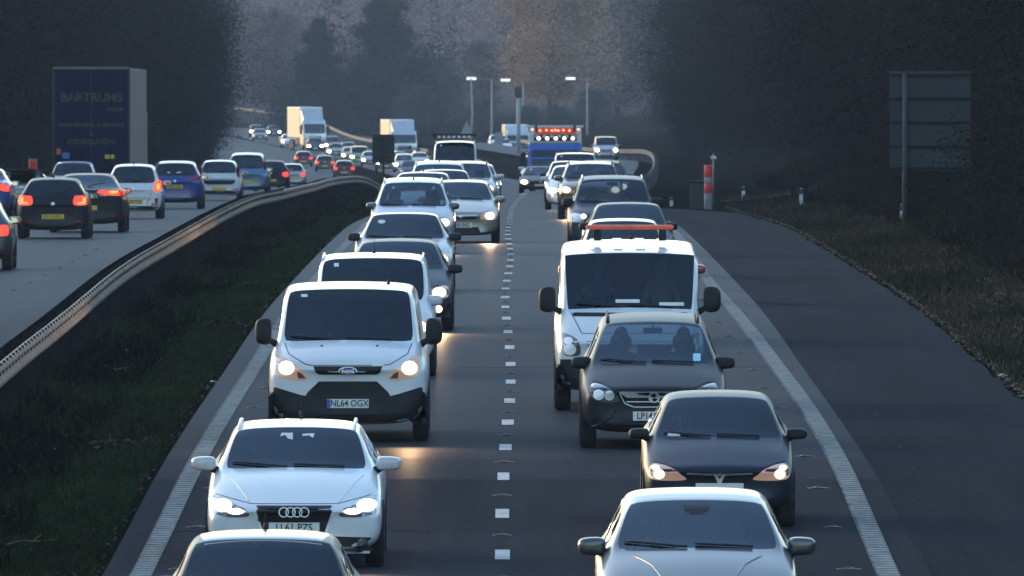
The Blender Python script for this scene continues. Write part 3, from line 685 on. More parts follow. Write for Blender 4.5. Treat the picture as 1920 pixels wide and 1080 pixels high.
# tar seams and patches on the road
M_tar = mat('tar_seam', (.020, .020, .022), .9, spec=0, noise=.2, nscale=4); M_patch = mat('pale_patch', (.046, .046, .054), .9, spec=0, noise=.35, nscale=3)
m = MB()
for D in (158, 214, 268):
    x = -4.1 + random.uniform(0, .3)
    m.add([(x, D, GZ(D) + .003), (4.2, D + .3, GZ(D) + .003), (4.2, D + .42, GZ(D) + .003), (x, D + .1, GZ(D) + .003)], [(0, 1, 2, 3)])
tag(m.build('tar_joint', M_tar), 'tar joints across the road', kind='structure')
def blob(name, m_, x, D, rx, ry, lab, dz=.004, seed=0):
    rr = random.Random(seed); vs = [(x, D, GZ(D) + dz)]; n_ = 26
    for i in range(n_):
        a = 2 * math.pi * i / n_; k = .95 + .07 * math.sin(2*a + seed) + .05 * math.sin(5*a + 2*seed) + rr.uniform(-.02, .02); X, Y = x + rx*k*math.cos(a), D + ry*k*math.sin(a); vs.append((X, Y, GZ(Y) + dz))
    return tag(MB().add(vs, [(0, 1 + i, 1 + (i + 1) % n_) for i in range(n_)]).build(name, m_), lab, kind='structure')
blob('road_patch', M_patch, 4.9, 258, .55, 4.5, 'pale worn patch on the hard shoulder further on', seed=2)
blob('road_patch', M_patch, 5.1, 282, .45, 4, 'small pale worn patch on the hard shoulder', seed=3)
# faded old line on the shoulder
m = MB()
for i in range(60):
    D = 150 + 2.3 * i
    if random.random() < .5: continue
    x = 4.72 + .05 * math.sin(D / 9); m.add([(x, D, GZ(D) + .005), (x + .03, D, GZ(D) + .005), (x + .05, D + 1.0, GZ(D) + .005), (x + .02, D + 1.0, GZ(D) + .005)], [(0, 1, 2, 3)])
tag(m.build('old_line', M_patch), 'broken traces of an old line on the hard shoulder', kind='structure')

# road studs with their burnished scars
M_stud = mat('stud_iron', (.20, .17, .15), .8, 0, noise=.3, nscale=30); M_sg2 = mat('stud_glass', (.6, .6, .55), .2)
M_scar = mat('stud_scar', (.24, .20, .18), .9, spec=0, noise=.4, nscale=20)
def make_stud():
    r = empty('road_stud')
    m = MB(); m.box(-.06, .06, -.085, .085, 0, .018, bev=.006); m.box(-.105, .105, -.03, .03, 0, .012, bev=.004); m.build('stud_body', M_stud, r)
    MB().box(-.035, .035, -.06, .06, .012, .03, bev=.008).build('rubber_pad', M_plas, r)
    m = MB(); vs = []; 
    for (x, y, a, b) in ((-.13, -.05, .045, .16), (.13, -.05, .045, .14), (.0, .12, .06, .08)):
        k = len(vs)
        for i in range(10):
            t = 2*math.pi*i/10; rr = random.uniform(.5, 1.2); vs.append((x + a*rr*math.cos(t), y + b*rr*math.sin(t), .0035))
        m.f.append(tuple(range(k, k + 10))); m.m.append(0)
    m.v = vs; m.build('bare_patch', M_scar, r)
    return r
st0 = make_stud(); first = [True]
def stud(x, D, label, group):
    o = st0 if first[0] else copy_tree(st0); first[0] = False
    o.location = (x + XC(D), D, GZ(D) + .004); o.rotation_euler = (math.atan(slope(D)), 0, random.uniform(-.15, .15)); o.scale = (random.uniform(.6, .85), random.uniform(.6, .9), .7); tag(o, label, 'road stud', group)
for i in range(0, 29): stud(lat_c(98 + 9*(i+5) + 5.2), 98 + 9*(i+5) + 5.2, 'worn road stud between the lane dashes, %s up from the bottom edge' % ORD[i], 'studs between the lane dashes')
for i in range(0, 15): stud(curve_lat(150 + 9*i) - .28, 150 + 9*i, 'worn road stud inside the ribbed line by the hard shoulder, %s from the bottom' % ORD[i], 'studs beside the hard shoulder line')
for i in range(0, 15): stud(-3.4, 150 + 9*i, 'worn road stud inside the ribbed line by the median, %s from the bottom' % ORD[i], 'studs beside the median line')
for i in range(0, 14): stud(-9.1, 205 + 9*i, 'worn road stud beside the barrier on the away carriageway, %s from the near end' % ORD[i], 'studs beside the barrier')

# ------------------------------------------------------------------ grass, litter (stuff)
def quad_cloud(name, pts, dirs, size, mats_, idx=None, wd=None, parent=None):
    """many thin blades or leaves: pts base points, dirs long axis * length, wd width"""
    n = len(pts); rng = np.random.default_rng(len(name) + n)
    d = dirs; up = rng.normal(size=(n, 3)); s = np.cross(d, up); s /= (np.linalg.norm(s, axis=1, keepdims=True) + 1e-9)
    w_ = (wd if wd is not None else size)
    w_ = np.asarray(w_).reshape(-1, 1) * np.ones((n, 1))
    v = np.empty((n, 4, 3)); v[:, 0] = pts - s * w_ / 2; v[:, 1] = pts + s * w_ / 2; v[:, 2] = pts + d + s * w_ * .3; v[:, 3] = pts + d - s * w_ * .3
    me = bpy.data.meshes.new(name); me.vertices.add(n*4); me.vertices.foreach_set('co', v.reshape(-1)); me.loops.add(n*4); me.loops.foreach_set('vertex_index', np.arange(n*4))
    me.polygons.add(n); me.polygons.foreach_set('loop_start', np.arange(n) * 4); me.polygons.foreach_set('loop_total', np.full(n, 4))
    for m_ in mats_: me.materials.append(m_)
    if idx is not None: me.polygons.foreach_set('material_index', idx.astype(np.int32))
    me.update(); me.validate(); o = bpy.data.objects.new(name, me); COL.objects.link(o)
    if parent: o.parent = parent
    return o
rng = np.random.default_rng(3)
M_g1 = mat('grass_dark', (.016, .022, .010), spec=0, rough=.8, col2=(.022, .034, .014), nscale=.8); M_g2 = mat('grass_dry', (.036, .029, .019), spec=0, rough=.9, noise=.3, nscale=2); M_g3 = mat('grass_green', (.020, .034, .014), spec=0, rough=.8, noise=.3, nscale=.7)
M_lf = mat('dead_leaf', (.065, .047, .034), spec=0, rough=.9, noise=.5, nscale=3); M_lf2 = mat('dead_leaf_pale', (.16, .13, .10), spec=0, rough=.9, noise=.3, nscale=3)
def scatter(n, x0, x1, d0, d1, pw=1.6):
    u = rng.random(n) ** pw; D = d0 + (d1 - d0) * u; X = x0 + (x1 - x0) * rng.random(n)
    return X, D
def zarr(X, D): return np.array([TZ(a + XC(b), b) for a, b in zip(X, D)])
def patchy(X, D, sc=1.7, ph=0): return (np.sin(X*sc + D*.21 + ph) + np.sin(D*.53 + X*2.3 + ph*2) + np.sin(D*.13 - X*1.1 + ph*3)) / 3
def grassfield(name, n, x0, x1, d0, d1, hmin, hmax, mats_, prob, label, thresh=-9, wd=.012):
    X, D = scatter(n, x0, x1, d0, d1); p = patchy(X, D); k = p > thresh; X, D, p = X[k], D[k], p[k]; Z = zarr(X, D); n = len(X)
    Xw = np.array([XC(d_) for d_ in D]) + X
    h = rng.uniform(hmin, hmax, n) * (1 + .5 * p); dr = np.stack([rng.normal(size=n)*.5, rng.normal(size=n)*.5, np.ones(n)], 1) * h[:, None]
    idx = np.where(rng.random(n) < prob + .25 * (-p), 1, np.where(p > .25, 2, 0))
    o = quad_cloud(name, np.stack([Xw, D, Z - .01], 1), dr, .01, mats_, idx, wd=rng.uniform(wd*.6, wd*1.6, n) * (1 + D/300)); tag(o, label, kind='stuff', cat='grass'); return o
grassfield('grass', 90000, -5.8, -4.3, 120, 420, .04, .13, [M_g1, M_g2, M_g3], .10, 'short dark green grass on the central reserve', -.6)
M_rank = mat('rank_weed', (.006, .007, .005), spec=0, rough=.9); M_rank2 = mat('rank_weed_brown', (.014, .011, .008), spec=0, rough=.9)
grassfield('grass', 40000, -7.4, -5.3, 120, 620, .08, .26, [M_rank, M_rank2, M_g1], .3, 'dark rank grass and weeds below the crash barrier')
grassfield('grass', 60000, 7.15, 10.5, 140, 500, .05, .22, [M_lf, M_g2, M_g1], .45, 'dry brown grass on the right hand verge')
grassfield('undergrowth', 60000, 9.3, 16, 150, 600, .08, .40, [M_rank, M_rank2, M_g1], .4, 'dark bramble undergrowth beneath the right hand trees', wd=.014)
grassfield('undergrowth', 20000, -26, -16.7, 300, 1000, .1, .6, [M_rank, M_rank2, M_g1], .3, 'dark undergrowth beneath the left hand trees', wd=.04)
def leaflitter(name, n, x0, x1, d0, d1, size, mats_, label, pale=.2):
    X, D = scatter(n, x0, x1, d0, d1); Z = zarr(X, D); Xw = np.array([XC(d_) for d_ in D]) + X; n = len(X)
    a = rng.random(n) * 6.28; dr = np.stack([np.cos(a), np.sin(a), rng.normal(size=n)*.25], 1) * rng.uniform(.5, 1.3, n)[:, None] * size
    o = quad_cloud(name, np.stack([Xw, D, Z + .02], 1), dr, size, mats_, (rng.random(n) < pale).astype(int), wd=size*.8); tag(o, label, kind='stuff', cat='leaves'); return o
leaflitter('leaf_litter', 10000, -6.4, -4.2, 120, 420, .05, [M_lf, M_lf2], 'fallen brown leaves and twigs on the central reserve', .03)
leaflitter('leaf_litter', 52000, 6.95, 9.2, 140, 500, .05, [M_lf, M_lf2], 'fallen leaves and broken stones along the right hand verge', .35)
# litter
M_lit = mat('litter_white', (.5, .5, .5), .6)
def litter(x, D, s, label, cat='litter'):
    m = MB(); vs = []; k = 5
    for i in range(k):
        for j in range(k): vs.append(((i/(k-1) - .5) * s, (j/(k-1) - .5) * s * .7, random.uniform(0, .35) * s))
    m.add(vs, [(i*k + j, i*k + j + 1, (i+1)*k + j + 1, (i+1)*k + j) for i in range(k-1) for j in range(k-1)])
    o = m.build('litter', M_lit, loc=(x, D, TZ(x, D) + .03)); o.rotation_euler = (0, 0, random.uniform(0, 3)); tag(o, label, cat)
for (x, y, s, lab) in ((233, 663, .16, 'white scrap of litter on the grass between barrier and white van'), (340, 585, .12, 'small pale scrap of litter on the upper median'),
        (402, 722, .13, 'pale scrap of litter on the grass left of the white medium van'), (1850, 530, .12, 'small white scrap of litter among the brambles right of the verge'),
        (1880, 712, .14, 'white crumpled litter at the lower right verge edge'), (1640, 497, .09, 'tiny white scrap of litter on the verge below the big sign')):
    best = min(range(130, 500), key=lambda D: abs(80 + (CZ - TZ((x - 960) * D / F, D)) * F / D - y)); litter((x - 960) * best / F, best, s, lab)
# fallen twigs
M_twig = mat('twig_bark', (.07, .055, .04), .9)
for (x, y, L, a, lab) in ((60, 1033, .55, .1, 'long pale twig lying on the grass at the bottom left'), (240, 700, .35, .7, 'short twig lying on the grass in the middle of the median')):
    best = min(range(130, 500), key=lambda D: abs(80 + (CZ - TZ((x - 960) * D / F, D)) * F / D - y)); X = (x - 960) * best / F
    m = MB().tube([(0, 0, .06), (L*.3, .1, .1), (L*.7, .05, .09), (L, .15, .12)], [.008, .007, .006, .003], 5); m.tube([(L*.5, .07, .09), (L*.65, .3, .15)], .004, 4)
    o = m.build('twig', M_lf2, loc=(X - L/2, best, TZ(X, best))); tag(o, lab, 'twig')

# ------------------------------------------------------------------ crash barriers
M_galv = mat('galvanised', (.135, .108, .088), .7, .1, noise=.35, nscale=2.5, bump=.1); M_galvd = mat('galvanised_dark', (.018, .018, .018), .9, 0, spec=0, noise=.3, nscale=3)
def rail(parent, latf, d0, d1, step, zoff, side, m_, name='beam', hole=True):
    # double corrugated beam profile, open side towards -side
    prof = [(0, -.155), (.03, -.15), (.075, -.11), (.075, -.055), (.02, -.02), (.02, .02), (.075, .055), (.075, .11), (.03, .15), (0, .155)]
    vs = []; fs = []; k = int((d1 - d0) / step) + 1; n = len(prof)
    for i in range(k):
        D = d0 + i * step; lap = .012 if (i % 2 == 0) else 0
        for (a, b) in prof: X = latf(D) + side * (a); vs.append((X + XC(D), D, GZ(D) + zoff(D) + b + random.uniform(-.004, .004)))
    for i in range(k - 1):
        for j in range(n - 1): fs.append((i*n + j, i*n + j + 1, (i+1)*n + j + 1, (i+1)*n + j))
    o = MB().add(vs, fs).build(name, m_, parent, True)
    md = o.modifiers.new('t', 'SOLIDIFY'); md.thickness = .006; return o
def zoff_m(D): return (.62) + .0 * math.exp(-((D - 190) / 30) ** 2) - .5 * smooth((D - 600) / 120)
br = empty('crash_barrier', (-6.9, 120, GZ(120))); 
tag(br, 'long galvanised crash barrier curving along the central reserve between the two carriageways', 'crash barrier')
def latb(D): return -6.60 - .55 * smooth((D - 400) / 200) + .008 * math.sin(D / 11)
def fixpar(o, p): o.parent = p; o.matrix_parent_inverse = p.matrix_world.inverted()
bpy.context.view_layer.update()
a = rail(None, latb, 120, 760, 2.4, zoff_m, 1, M_galv); fixpar(a, br)
b = rail(None, lambda D: latb(D) - .21, 120, 760, 2.4, lambda D: zoff_m(D) + .0, -1, M_galvd); fixpar(b, br)
np_ = 0
D = 121.2
while D < 360 and np_ < 99:
    X = latb(D) - .1 + XC(D); m = MB(); z = GZ(D); zo = zoff_m(D)
    m.box(X - .05, X + .05, D - .05, D + .05, TZ(X, D) - .1, z + zo + .15); m.box(X - .10, X + .10, D - .08, D + .08, z + zo - .1, z + zo + .08)
    o = m.build('post', M_galvd); fixpar(o, br); D += 2.4; np_ += 1
m = MB(); D = 361.2
while D < 760:
    X = latb(D) - .1 + XC(D); z = GZ(D); zo = zoff_m(D); m.box(X - .05, X + .05, D - .05, D + .05, TZ(X, D) - .1, z + zo + .15); m.box(X - .10, X + .10, D - .08, D + .08, z + zo - .1, z + zo + .08); D += 4.8
o = m.build('far_posts', M_galvd); fixpar(o, br); o['kind'] = 'stuff'
# bolts down the beam top
m = MB(); D = 121
while D < 420:
    X = latb(D) + .05 + XC(D); z = GZ(D) + zoff_m(D) + .125; m.box(X - .018, X + .018, D, D + .06, z - .03, z + .045); X2 = latb(D) + .085 + XC(D); m.box(X2 - .01, X2 + .01, D, D + .07, z - .085, z - .045); D += 1.2
o = m.build('bolts', M_trim); fixpar(o, br); o['kind'] = 'stuff'
br2 = empty('crash_barrier', (6, 640, GZ(640))); tag(br2, 'distant pale crash barrier on the right beyond the queue, running down to the slip road', 'crash barrier'); bpy.context.view_layer.update()
M_galvp = mat('galvanised_pale', (.10, .10, .10), .8, 0, noise=.2, nscale=1)
def latr(D): return 4.8 + 7.3 * smooth((D - 600) / 480)
fixpar(rail(None, latr, 610, 1400, 5, lambda D: .65 + rise(D), -1, M_galvp), br2)
m = MB()
for D in range(610, 1400, 6): X = latr(D) + .15 + XC(D); m.box(X - .06, X + .06, D - .06, D + .06, GZ(D) - .3, GZ(D) + .75 + rise(D))
o = m.build('posts', M_galvp); fixpar(o, br2); o['kind'] = 'stuff'
br3 = empty('crash_barrier', (-20, 1500, GZ(1500))); tag(br3, 'far pale crash barrier along the outside of the bend behind the lorries', 'crash barrier'); bpy.context.view_layer.update()
fixpar(rail(None, lambda D: 5.2 + 1.2 * math.sin(D/90), 1450, 2080, 8, lambda D: .9 + 1.2 * smooth((D - 1600) / 400), -1, M_galvp), br3)
m = MB()
for D in range(1450, 2080, 8): X = 5.4 + 1.2 * math.sin(D/90) + XC(D); m.box(X - .08, X + .08, D - .06, D + .06, GZ(D) - .3, GZ(D) + 1.0 + 1.2 * smooth((D - 1600) / 400))
o = m.build('posts', M_galvp); fixpar(o, br3); o['kind'] = 'stuff'

# ------------------------------------------------------------------ signs, posts, lamps
M_signb = mat('sign_back', (.020, .029, .033), .8, 0, noise=.15, nscale=1.5); M_post = mat('post_grey', (.045, .048, .052), .7, .0, noise=.2, nscale=3)
M_wht = mat('marker_white', (.62, .62, .62), .5, noise=.15, nscale=8); M_nvy = mat('marker_blue', (.01, .02, .12), .4); M_orng = mat('marker_red', (.62, .035, .02), .45, noise=.1); M_gry = mat('marker_grey', (.20, .22, .22), .6, noise=.2)
def ground_at(X, D): return TZ(X, D)
# big sign seen from behind
D = 352.; X = px(1696, F / D); z0 = GZ(D)
sg = empty('road_sign', (X, D, ground_at(X, D))); tag(sg, 'large grey road sign seen from behind among dark branches on the right', 'road sign')
s_ = F / D; gy = 80 + (CZ - ground_at(X, D)) * s_
def zz(y): return (gy - y) / s_
m = MB(); m.box((1668 - 1696) / s_, (1820 - 1696) / s_, .10, .115, zz(320), zz(133)); m.build('panel', M_signb, sg)
for y in (141, 185, 230, 276, 316): MB().box((1668 - 1696) / s_ + .01, (1820 - 1696) / s_ - .01, .05, .10, zz(y) - .03, zz(y) + .03).build('rail', M_galvd, sg)
for xx in (0,): MB().tube([(xx, 0, -.4), (xx, 0, zz(138))], .055, 12).build('post', M_post, sg, True)
# dark sign on the median
D = 545.; X = px(719, F / D); s_ = F / D; gy = 80 + (CZ - ground_at(X, D)) * s_
sg = empty('road_sign', (X, D, ground_at(X, D))); tag(sg, 'dark rounded square sign seen from behind on a single post on the median', 'road sign')
w2 = 21 / s_; zb_, zt_ = (gy - 306) / s_, (gy - 252) / s_; r_ = .07; prof = []
for (cx, cz, a0) in ((w2 - r_, zt_ - r_, 0), (-w2 + r_, zt_ - r_, 90), (-w2 + r_, zb_ + r_, 180), (w2 - r_, zb_ + r_, 270)):
    for k in range(5): a = R(a0 + 22.5*k); prof.append((cx + r_*math.cos(a), cz + r_*math.sin(a)))
n = len(prof); MB().add([(x, 0, z) for x, z in prof] + [(x, .03, z) for x, z in prof], [tuple(range(n))[::-1], tuple(range(n, 2*n))] + [(i, (i+1) % n, n + (i+1) % n, n + i) for i in range(n)]).build('panel', mat('sign_black', (.012, .012, .014), .6), sg)
for z in (zb_ + .22, zt_ - .22): MB().box(-w2*.8, w2*.8, -.035, -.002, z - .025, z + .025).build('rail', M_trim, sg)
MB().tube([(.0, -.06, -.4), (.0, -.06, zt_ - .1)], .045, 10).build('post', M_trim, sg, True)
# marker posts
def marker(x, ybase, ytop, label, D=None):
    best = D or min(range(250, 560), key=lambda d_: abs(80 + (CZ - TZ((x - 960) * d_ / F, d_)) * F / d_ - ybase)); X = (x - 960) * best / F
    h = (ybase - ytop) * best / F; o = empty('marker_post', (X, best, TZ(X, best))); tag(o, label, 'marker post', 'white marker posts along the right verge')
    m = MB(); m.box(-.055, .055, -.03, .03, -.1, h*.68, bev=.01); m.build('post', M_wht, o)
    m = MB(); m.box(-.058, .058, -.033, .033, h*.68, h*.97, bev=.01); m.build('blue_band', M_nvy, o)
    MB().box(-.05, .05, -.028, .028, h*.97, h, bev=.008).build('cap', M_wht, o); return o
marker(1502, 388, 353, 'white marker post with blue band, middle one of the right verge, out in the open')
marker(1394, 376, 350, 'small white marker post with dark band just right of the red and white column')
marker(1259, 386, 371, 'tiny white marker post at the far end of the shoulder, beside a dark mirror')
marker(1692, 424, 383, 'white marker post standing against the post of the big grey sign')
# red and white column with pole
D = 470.; X = px(1328, F / D); s_ = F / D; gy = 80 + (CZ - GZ(D)) * s_
o = empty('warning_column', (X, D, GZ(D) + .0)); tag(o, 'red and white banded column with a thin pole behind it, shoulder end', 'warning column'); hh = (388 - 305) / s_
for (a, b, mm, nm) in ((.0, .36, M_gry, 'base'), (.36, .58, M_orng, 'red_band'), (.58, .72, M_gry, 'grey_band'), (.72, 1.0, M_orng, 'red_band')):
    MB().lathe([(.125, a*hh), (.13, a*hh + .01), (.13, b*hh - .01), (.125, b*hh)], 18, 'z').build(nm, mm, o, angle=30)
MB().tube([(.15, .3, 0), (.17, .3, hh*1.25)], .03, 8).build('pole', M_gry, o, True); MB().box(.08, .26, .2, .4, hh*1.13, hh*1.2, bev=.02).build('bracket', M_wht, o)
# second red marker far left
D = 520.; X = px(62, F / D)
o = empty('warning_column', (X, D, TZ(X, D))); tag(o, 'red banded column behind the soft top car, left of the blue lorry', 'warning column'); hh = (TZ(X, D) * 0 + 80 + (CZ - TZ(X, D)) * F / D - 298) * D / F
for (a, b, mm, nm) in ((.0, .5, M_gry, 'base'), (.5, .95, M_orng, 'red_band'), (.95, 1.0, M_gry, 'cap')):
    MB().lathe([(.14, a*hh), (.15, a*hh + .01), (.15, b*hh - .01), (.14, b*hh)], 18, 'z').build(nm, mm, o, angle=30)
# small cabinet near the red column
D = 476.; X = px(1307, F / D); o = MB().box(-.22, .22, -.2, .2, 0, .9, bev=.03).build('cabinet', mat('cabinet_green', (.015, .03, .02), .6), loc=(X, D, TZ(X, D))); 
m = MB().box(-.25, .25, -.23, .23, .9, .96, bev=.02).build('cabinet_lid', M_plas, o); tag(o, 'dark green roadside cabinet just left of the red and white column', 'cabinet')
# street lamps beyond the junction
M_lpost = mat('lamp_post_grey', (.20, .21, .22), .8, 0); M_lhead = mat('lamp_lit', (1, .95, .85), .4, emit=(1, .93, .82), estr=.25)
for (xp, xh, yh, s_, lab) in ((922, 883, 148, 16.4, 'street lamp with the leftmost lit head of the three beyond the junction'), (981, 947, 151, 15.9, 'street lamp with the middle lit head, right of the dark camera pole'), (1101, 1069, 148, 16.2, 'street lamp with the rightmost lit head against the brown willow')):
    D = F / s_; X = px(xp, s_); zg = GZ(D); top = CZ - (yh - 80) / s_; h = top - zg; sd = (xh - xp) / s_
    o = empty('street_lamp', (X, D, zg)); tag(o, lab, 'street lamp', 'street lamps beyond the junction')
    MB().tube([(0, 0, -.3), (0, 0, h*.3), (0, 0, h)], [.14, .12, .08], 8).build('post', M_lpost, o, True); MB().tube([(0, 0, h - .03), (sd*.8, 0, h + .05)], .06, 6).build('arm', M_lpost, o, True)
    hd = MB().box(sd - .55, sd + .65, -.2, .2, h - .05, h + .25, bev=.06).build('lamp_head', M_lpost, o); MB().box(sd - .5, sd + .6, -.24, .18, h - .1, h + .18, bev=.03).build('diffuser', M_lhead, hd)
s_ = 16.6; D = F / s_; X = px(885, s_); zg = GZ(D); h = CZ - (150 - 80) / s_ - zg
o = empty('pole', (X, D, zg)); tag(o, 'plain thin pole left of the street lamps beyond the junction', 'pole'); MB().tube([(-.15, 0, 0), (.05, 0, h*.5), (-.1, 0, h)], [.13, .11, .08], 8).build('shaft', M_lpost, o, True); MB().box(-.2, .0, -.1, .1, h, h + .2, bev=.03).build('cap', M_lpost, o)
s_ = 21.; D = F / s_; X = px(972, s_); zg = GZ(D); h = CZ - (163 - 80) / s_ - zg
o = empty('camera_pole', (X, D, zg)); tag(o, 'tall grey pole topped by a dark hood, behind the white lorry at the junction', 'pole'); MB().tube([(0, 0, 0), (0, 0, h - .3)], [.22, .16], 10).build('shaft', mat('pole_bluegrey', (.2, .24, .26), .6), o, True)
MB().box(-.32, .32, -.25, .25, h - 1.0, h, bev=.12).build('hood', mat('hood_black', (.01, .012, .015), .6), o)
s_ = 19.; D = F / s_; X = px(875, s_); zg = GZ(D)
o = empty('triangle_sign', (X, D, zg)); tag(o, 'grey back of a triangular warning sign beyond the junction', 'road sign'); zt_ = CZ - (226 - 80) / s_ - zg; zb_ = CZ - (256 - 80) / s_ - zg
n_ = .75; MB().add([(-n_, 0, zb_), (n_, 0, zb_), (0, 0, zt_), (-n_, .04, zb_), (n_, .04, zb_), (0, .04, zt_)], [(0, 1, 2), (5, 4, 3), (0, 3, 4, 1), (1, 4, 5, 2), (2, 5, 3, 0)]).build('panel', mat('sign_grey', (.16, .20, .21), .6), o); MB().tube([(0, .1, 0), (0, .1, zb_ + .6)], .06, 8).build('post', M_post, o, True)
s_ = 18.5; D = F / s_; X = px(935, s_); zg = GZ(D); o = empty('road_sign', (X, D, zg)); tag(o, 'grey rectangular sign back beside the white lorry at the junction', 'road sign')
MB().box(-.42, .42, 0, .05, 1.2, 2.6, bev=.01).build('panel', MATS['sign_grey'], o); MB().tube([(0, .1, -.2), (0, .1, 2.3)], .06, 8).build('post', M_post, o, True)
s_ = 24.; D = F / s_; X = px(1165, s_); zg = GZ(D); o = empty('road_sign', (X, D, zg)); tag(o, 'small pale sign on the far right barrier beside the grey van', 'road sign')
MB().box(-.35, .35, 0, .05, 1.0, 1.7, bev=.01).build('panel', mat('sign_pale', (.3, .36, .36), .6), o); MB().tube([(0, .1, -.2), (0, .1, 1.5)], .06, 8).build('post', M_post, o, True)

# ------------------------------------------------------------------ trees
def leafmat(name, c, c2): return mat(name, c, .95, spec=.0, col2=c2, nscale=.9)
M_bark = mat('bark', (.025, .022, .019), .95, spec=0, noise=.4, nscale=3, bump=.3)
def tree_mesh(seed, H, crown0, rad, nleaf, lsize, shape, trunk_r, lm, twigs=.4, depth=3, lean=.1, droop=0, trunk_h=.95):
    """returns (trunk MB, leaf points, leaf dirs, leaf widths)"""
    rr = random.Random(seed); m = MB(); tips = []
    top = Vector((rr.uniform(-lean, lean) * H, rr.uniform(-lean, lean) * H, H * trunk_h))
    pts = [Vector((0, 0, -.4))] + [Vector((top.x*u + rr.uniform(-.02, .02)*H, top.y*u + rr.uniform(-.02, .02)*H, H*trunk_h*u)) for u in (.2, .4, .6, .8, 1)]
    m.tube(pts, [trunk_r*1.3, trunk_r, trunk_r*.8, trunk_r*.6, trunk_r*.35, trunk_r*.1], 8)
    def radius(u):
        if shape == 'cone': return rad * max(.06, (1 - u)) ** .8 * (.75 + .5 * abs(math.sin(u * 17 + seed)))
        if shape == 'round': return rad * math.sqrt(max(.02, 1 - (2*u - .9) ** 2 / 1.25))
        return rad * (.65 + .5 * math.sin(math.pi * min(1, u*.9 + .1)))
    nb = 26 if shape != 'cone' else 44
    for i in range(nb):
        u = (i + rr.random()) / nb; z = crown0 + (H - crown0) * u * .97; t = z / (H * trunk_h); t = min(t, .98)
        k = min(4, int(t * 5)); f = t * 5 - k; p = pts[k + 1 if k < 5 else 5].lerp(pts[min(5, k + 2)], 0) if False else pts[min(k, 4) + 0].lerp(pts[min(k + 1, 5)], f) if k > 0 else pts[0].lerp(pts[1], min(1, (z + .4) / (H*trunk_h*.2 + .4)))
        p = Vector((p.x, p.y, z)); a = i * 2.4 + rr.uniform(-.5, .5); r_ = radius(u) * rr.uniform(.65, 1.1)
        el = .5 - .7*u if shape != 'cone' else -.15
        if shape == 'round': el = .2 + .5*u
        e = p + Vector((math.cos(a) * r_, math.sin(a) * r_, r_ * el * rr.uniform(.5, 1.2)))
        mid = p.lerp(e, .5) + Vector((rr.uniform(-.1, .1), rr.uniform(-.1, .1), rr.uniform(0, .15))) * r_
        br_ = max(.012, trunk_r * .35 * (1 - u*.6)); m.tube([p, mid, e], [br_, br_*.6, br_*.2], 5, cap=False)
        for q in range(7):
            b = p.lerp(mid, rr.uniform(.5, 1)) if q < 2 else mid.lerp(e, rr.random()); dv = Vector((rr.gauss(0, 1), rr.gauss(0, 1), rr.gauss(.2, .8))).normalized() * r_ * rr.uniform(.15, .4)
            m.tube([b, b + dv * .6 + Vector((0, 0, .03)), b + dv], [br_*.3, br_*.2, .006], 4, cap=False); tips.append((b, b + dv, r_))
    rg = np.random.default_rng(seed); nt_ = len(tips)
    A = np.array([tuple(t[0]) for t in tips]); B = np.array([tuple(t[1]) for t in tips]); Rr = np.array([t[2] for t in tips])
    w_ = rg.random(nt_) ** 1.2 + .08; w_ /= w_.sum(); ii = rg.choice(nt_, nleaf, p=w_); u = rg.random(nleaf)[:, None]
    sp_ = (Rr[ii] * .16 + .08)[:, None]
    pts_ = A[ii] + (B[ii] - A[ii]) * (.3 + .8*u) + rg.normal(size=(nleaf, 3)) * sp_
    dr = rg.normal(size=(nleaf, 3)); dr[:, 2] = dr[:, 2] * .7 - droop; dr /= np.linalg.norm(dr, axis=1, keepdims=True); tw = rg.random(nleaf) < twigs
    ln = np.where(tw, lsize * rg.uniform(2, 5, nleaf), lsize * rg.uniform(.6, 1.4, nleaf)); wd = np.where(tw, lsize * .13, lsize * .75)
    pts_[:, 2] = np.maximum(pts_[:, 2], .05)
    return m, pts_, dr * ln[:, None], wd, tw
def make_tree(name, lm, tm, **k):
    root = empty(name, (0, -300, 0)); m, p, dr, wd, tw = tree_mesh(lm=lm, **k)
    m.build('trunk', M_bark if tm is None else tm, root, True)
    o = quad_cloud('crown', p, dr, .1, [lm, M_bark if tm is None else tm], tw.astype(int), wd=wd, parent=root); return root
L_dk = leafmat('leaf_dark', (.004, .006, .004), (.012, .016, .009)); L_ol = leafmat('leaf_olive', (.008, .009, .006), (.022, .022, .013)); L_br = leafmat('leaf_brown', (.012, .009, .007), (.03, .022, .016))
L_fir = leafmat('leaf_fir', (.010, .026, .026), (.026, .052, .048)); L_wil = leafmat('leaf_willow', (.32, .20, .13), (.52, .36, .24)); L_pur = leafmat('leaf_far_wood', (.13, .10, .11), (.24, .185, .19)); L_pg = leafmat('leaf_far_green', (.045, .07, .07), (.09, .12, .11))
B_wil = mat('willow_bark', (.09, .06, .045), .9)
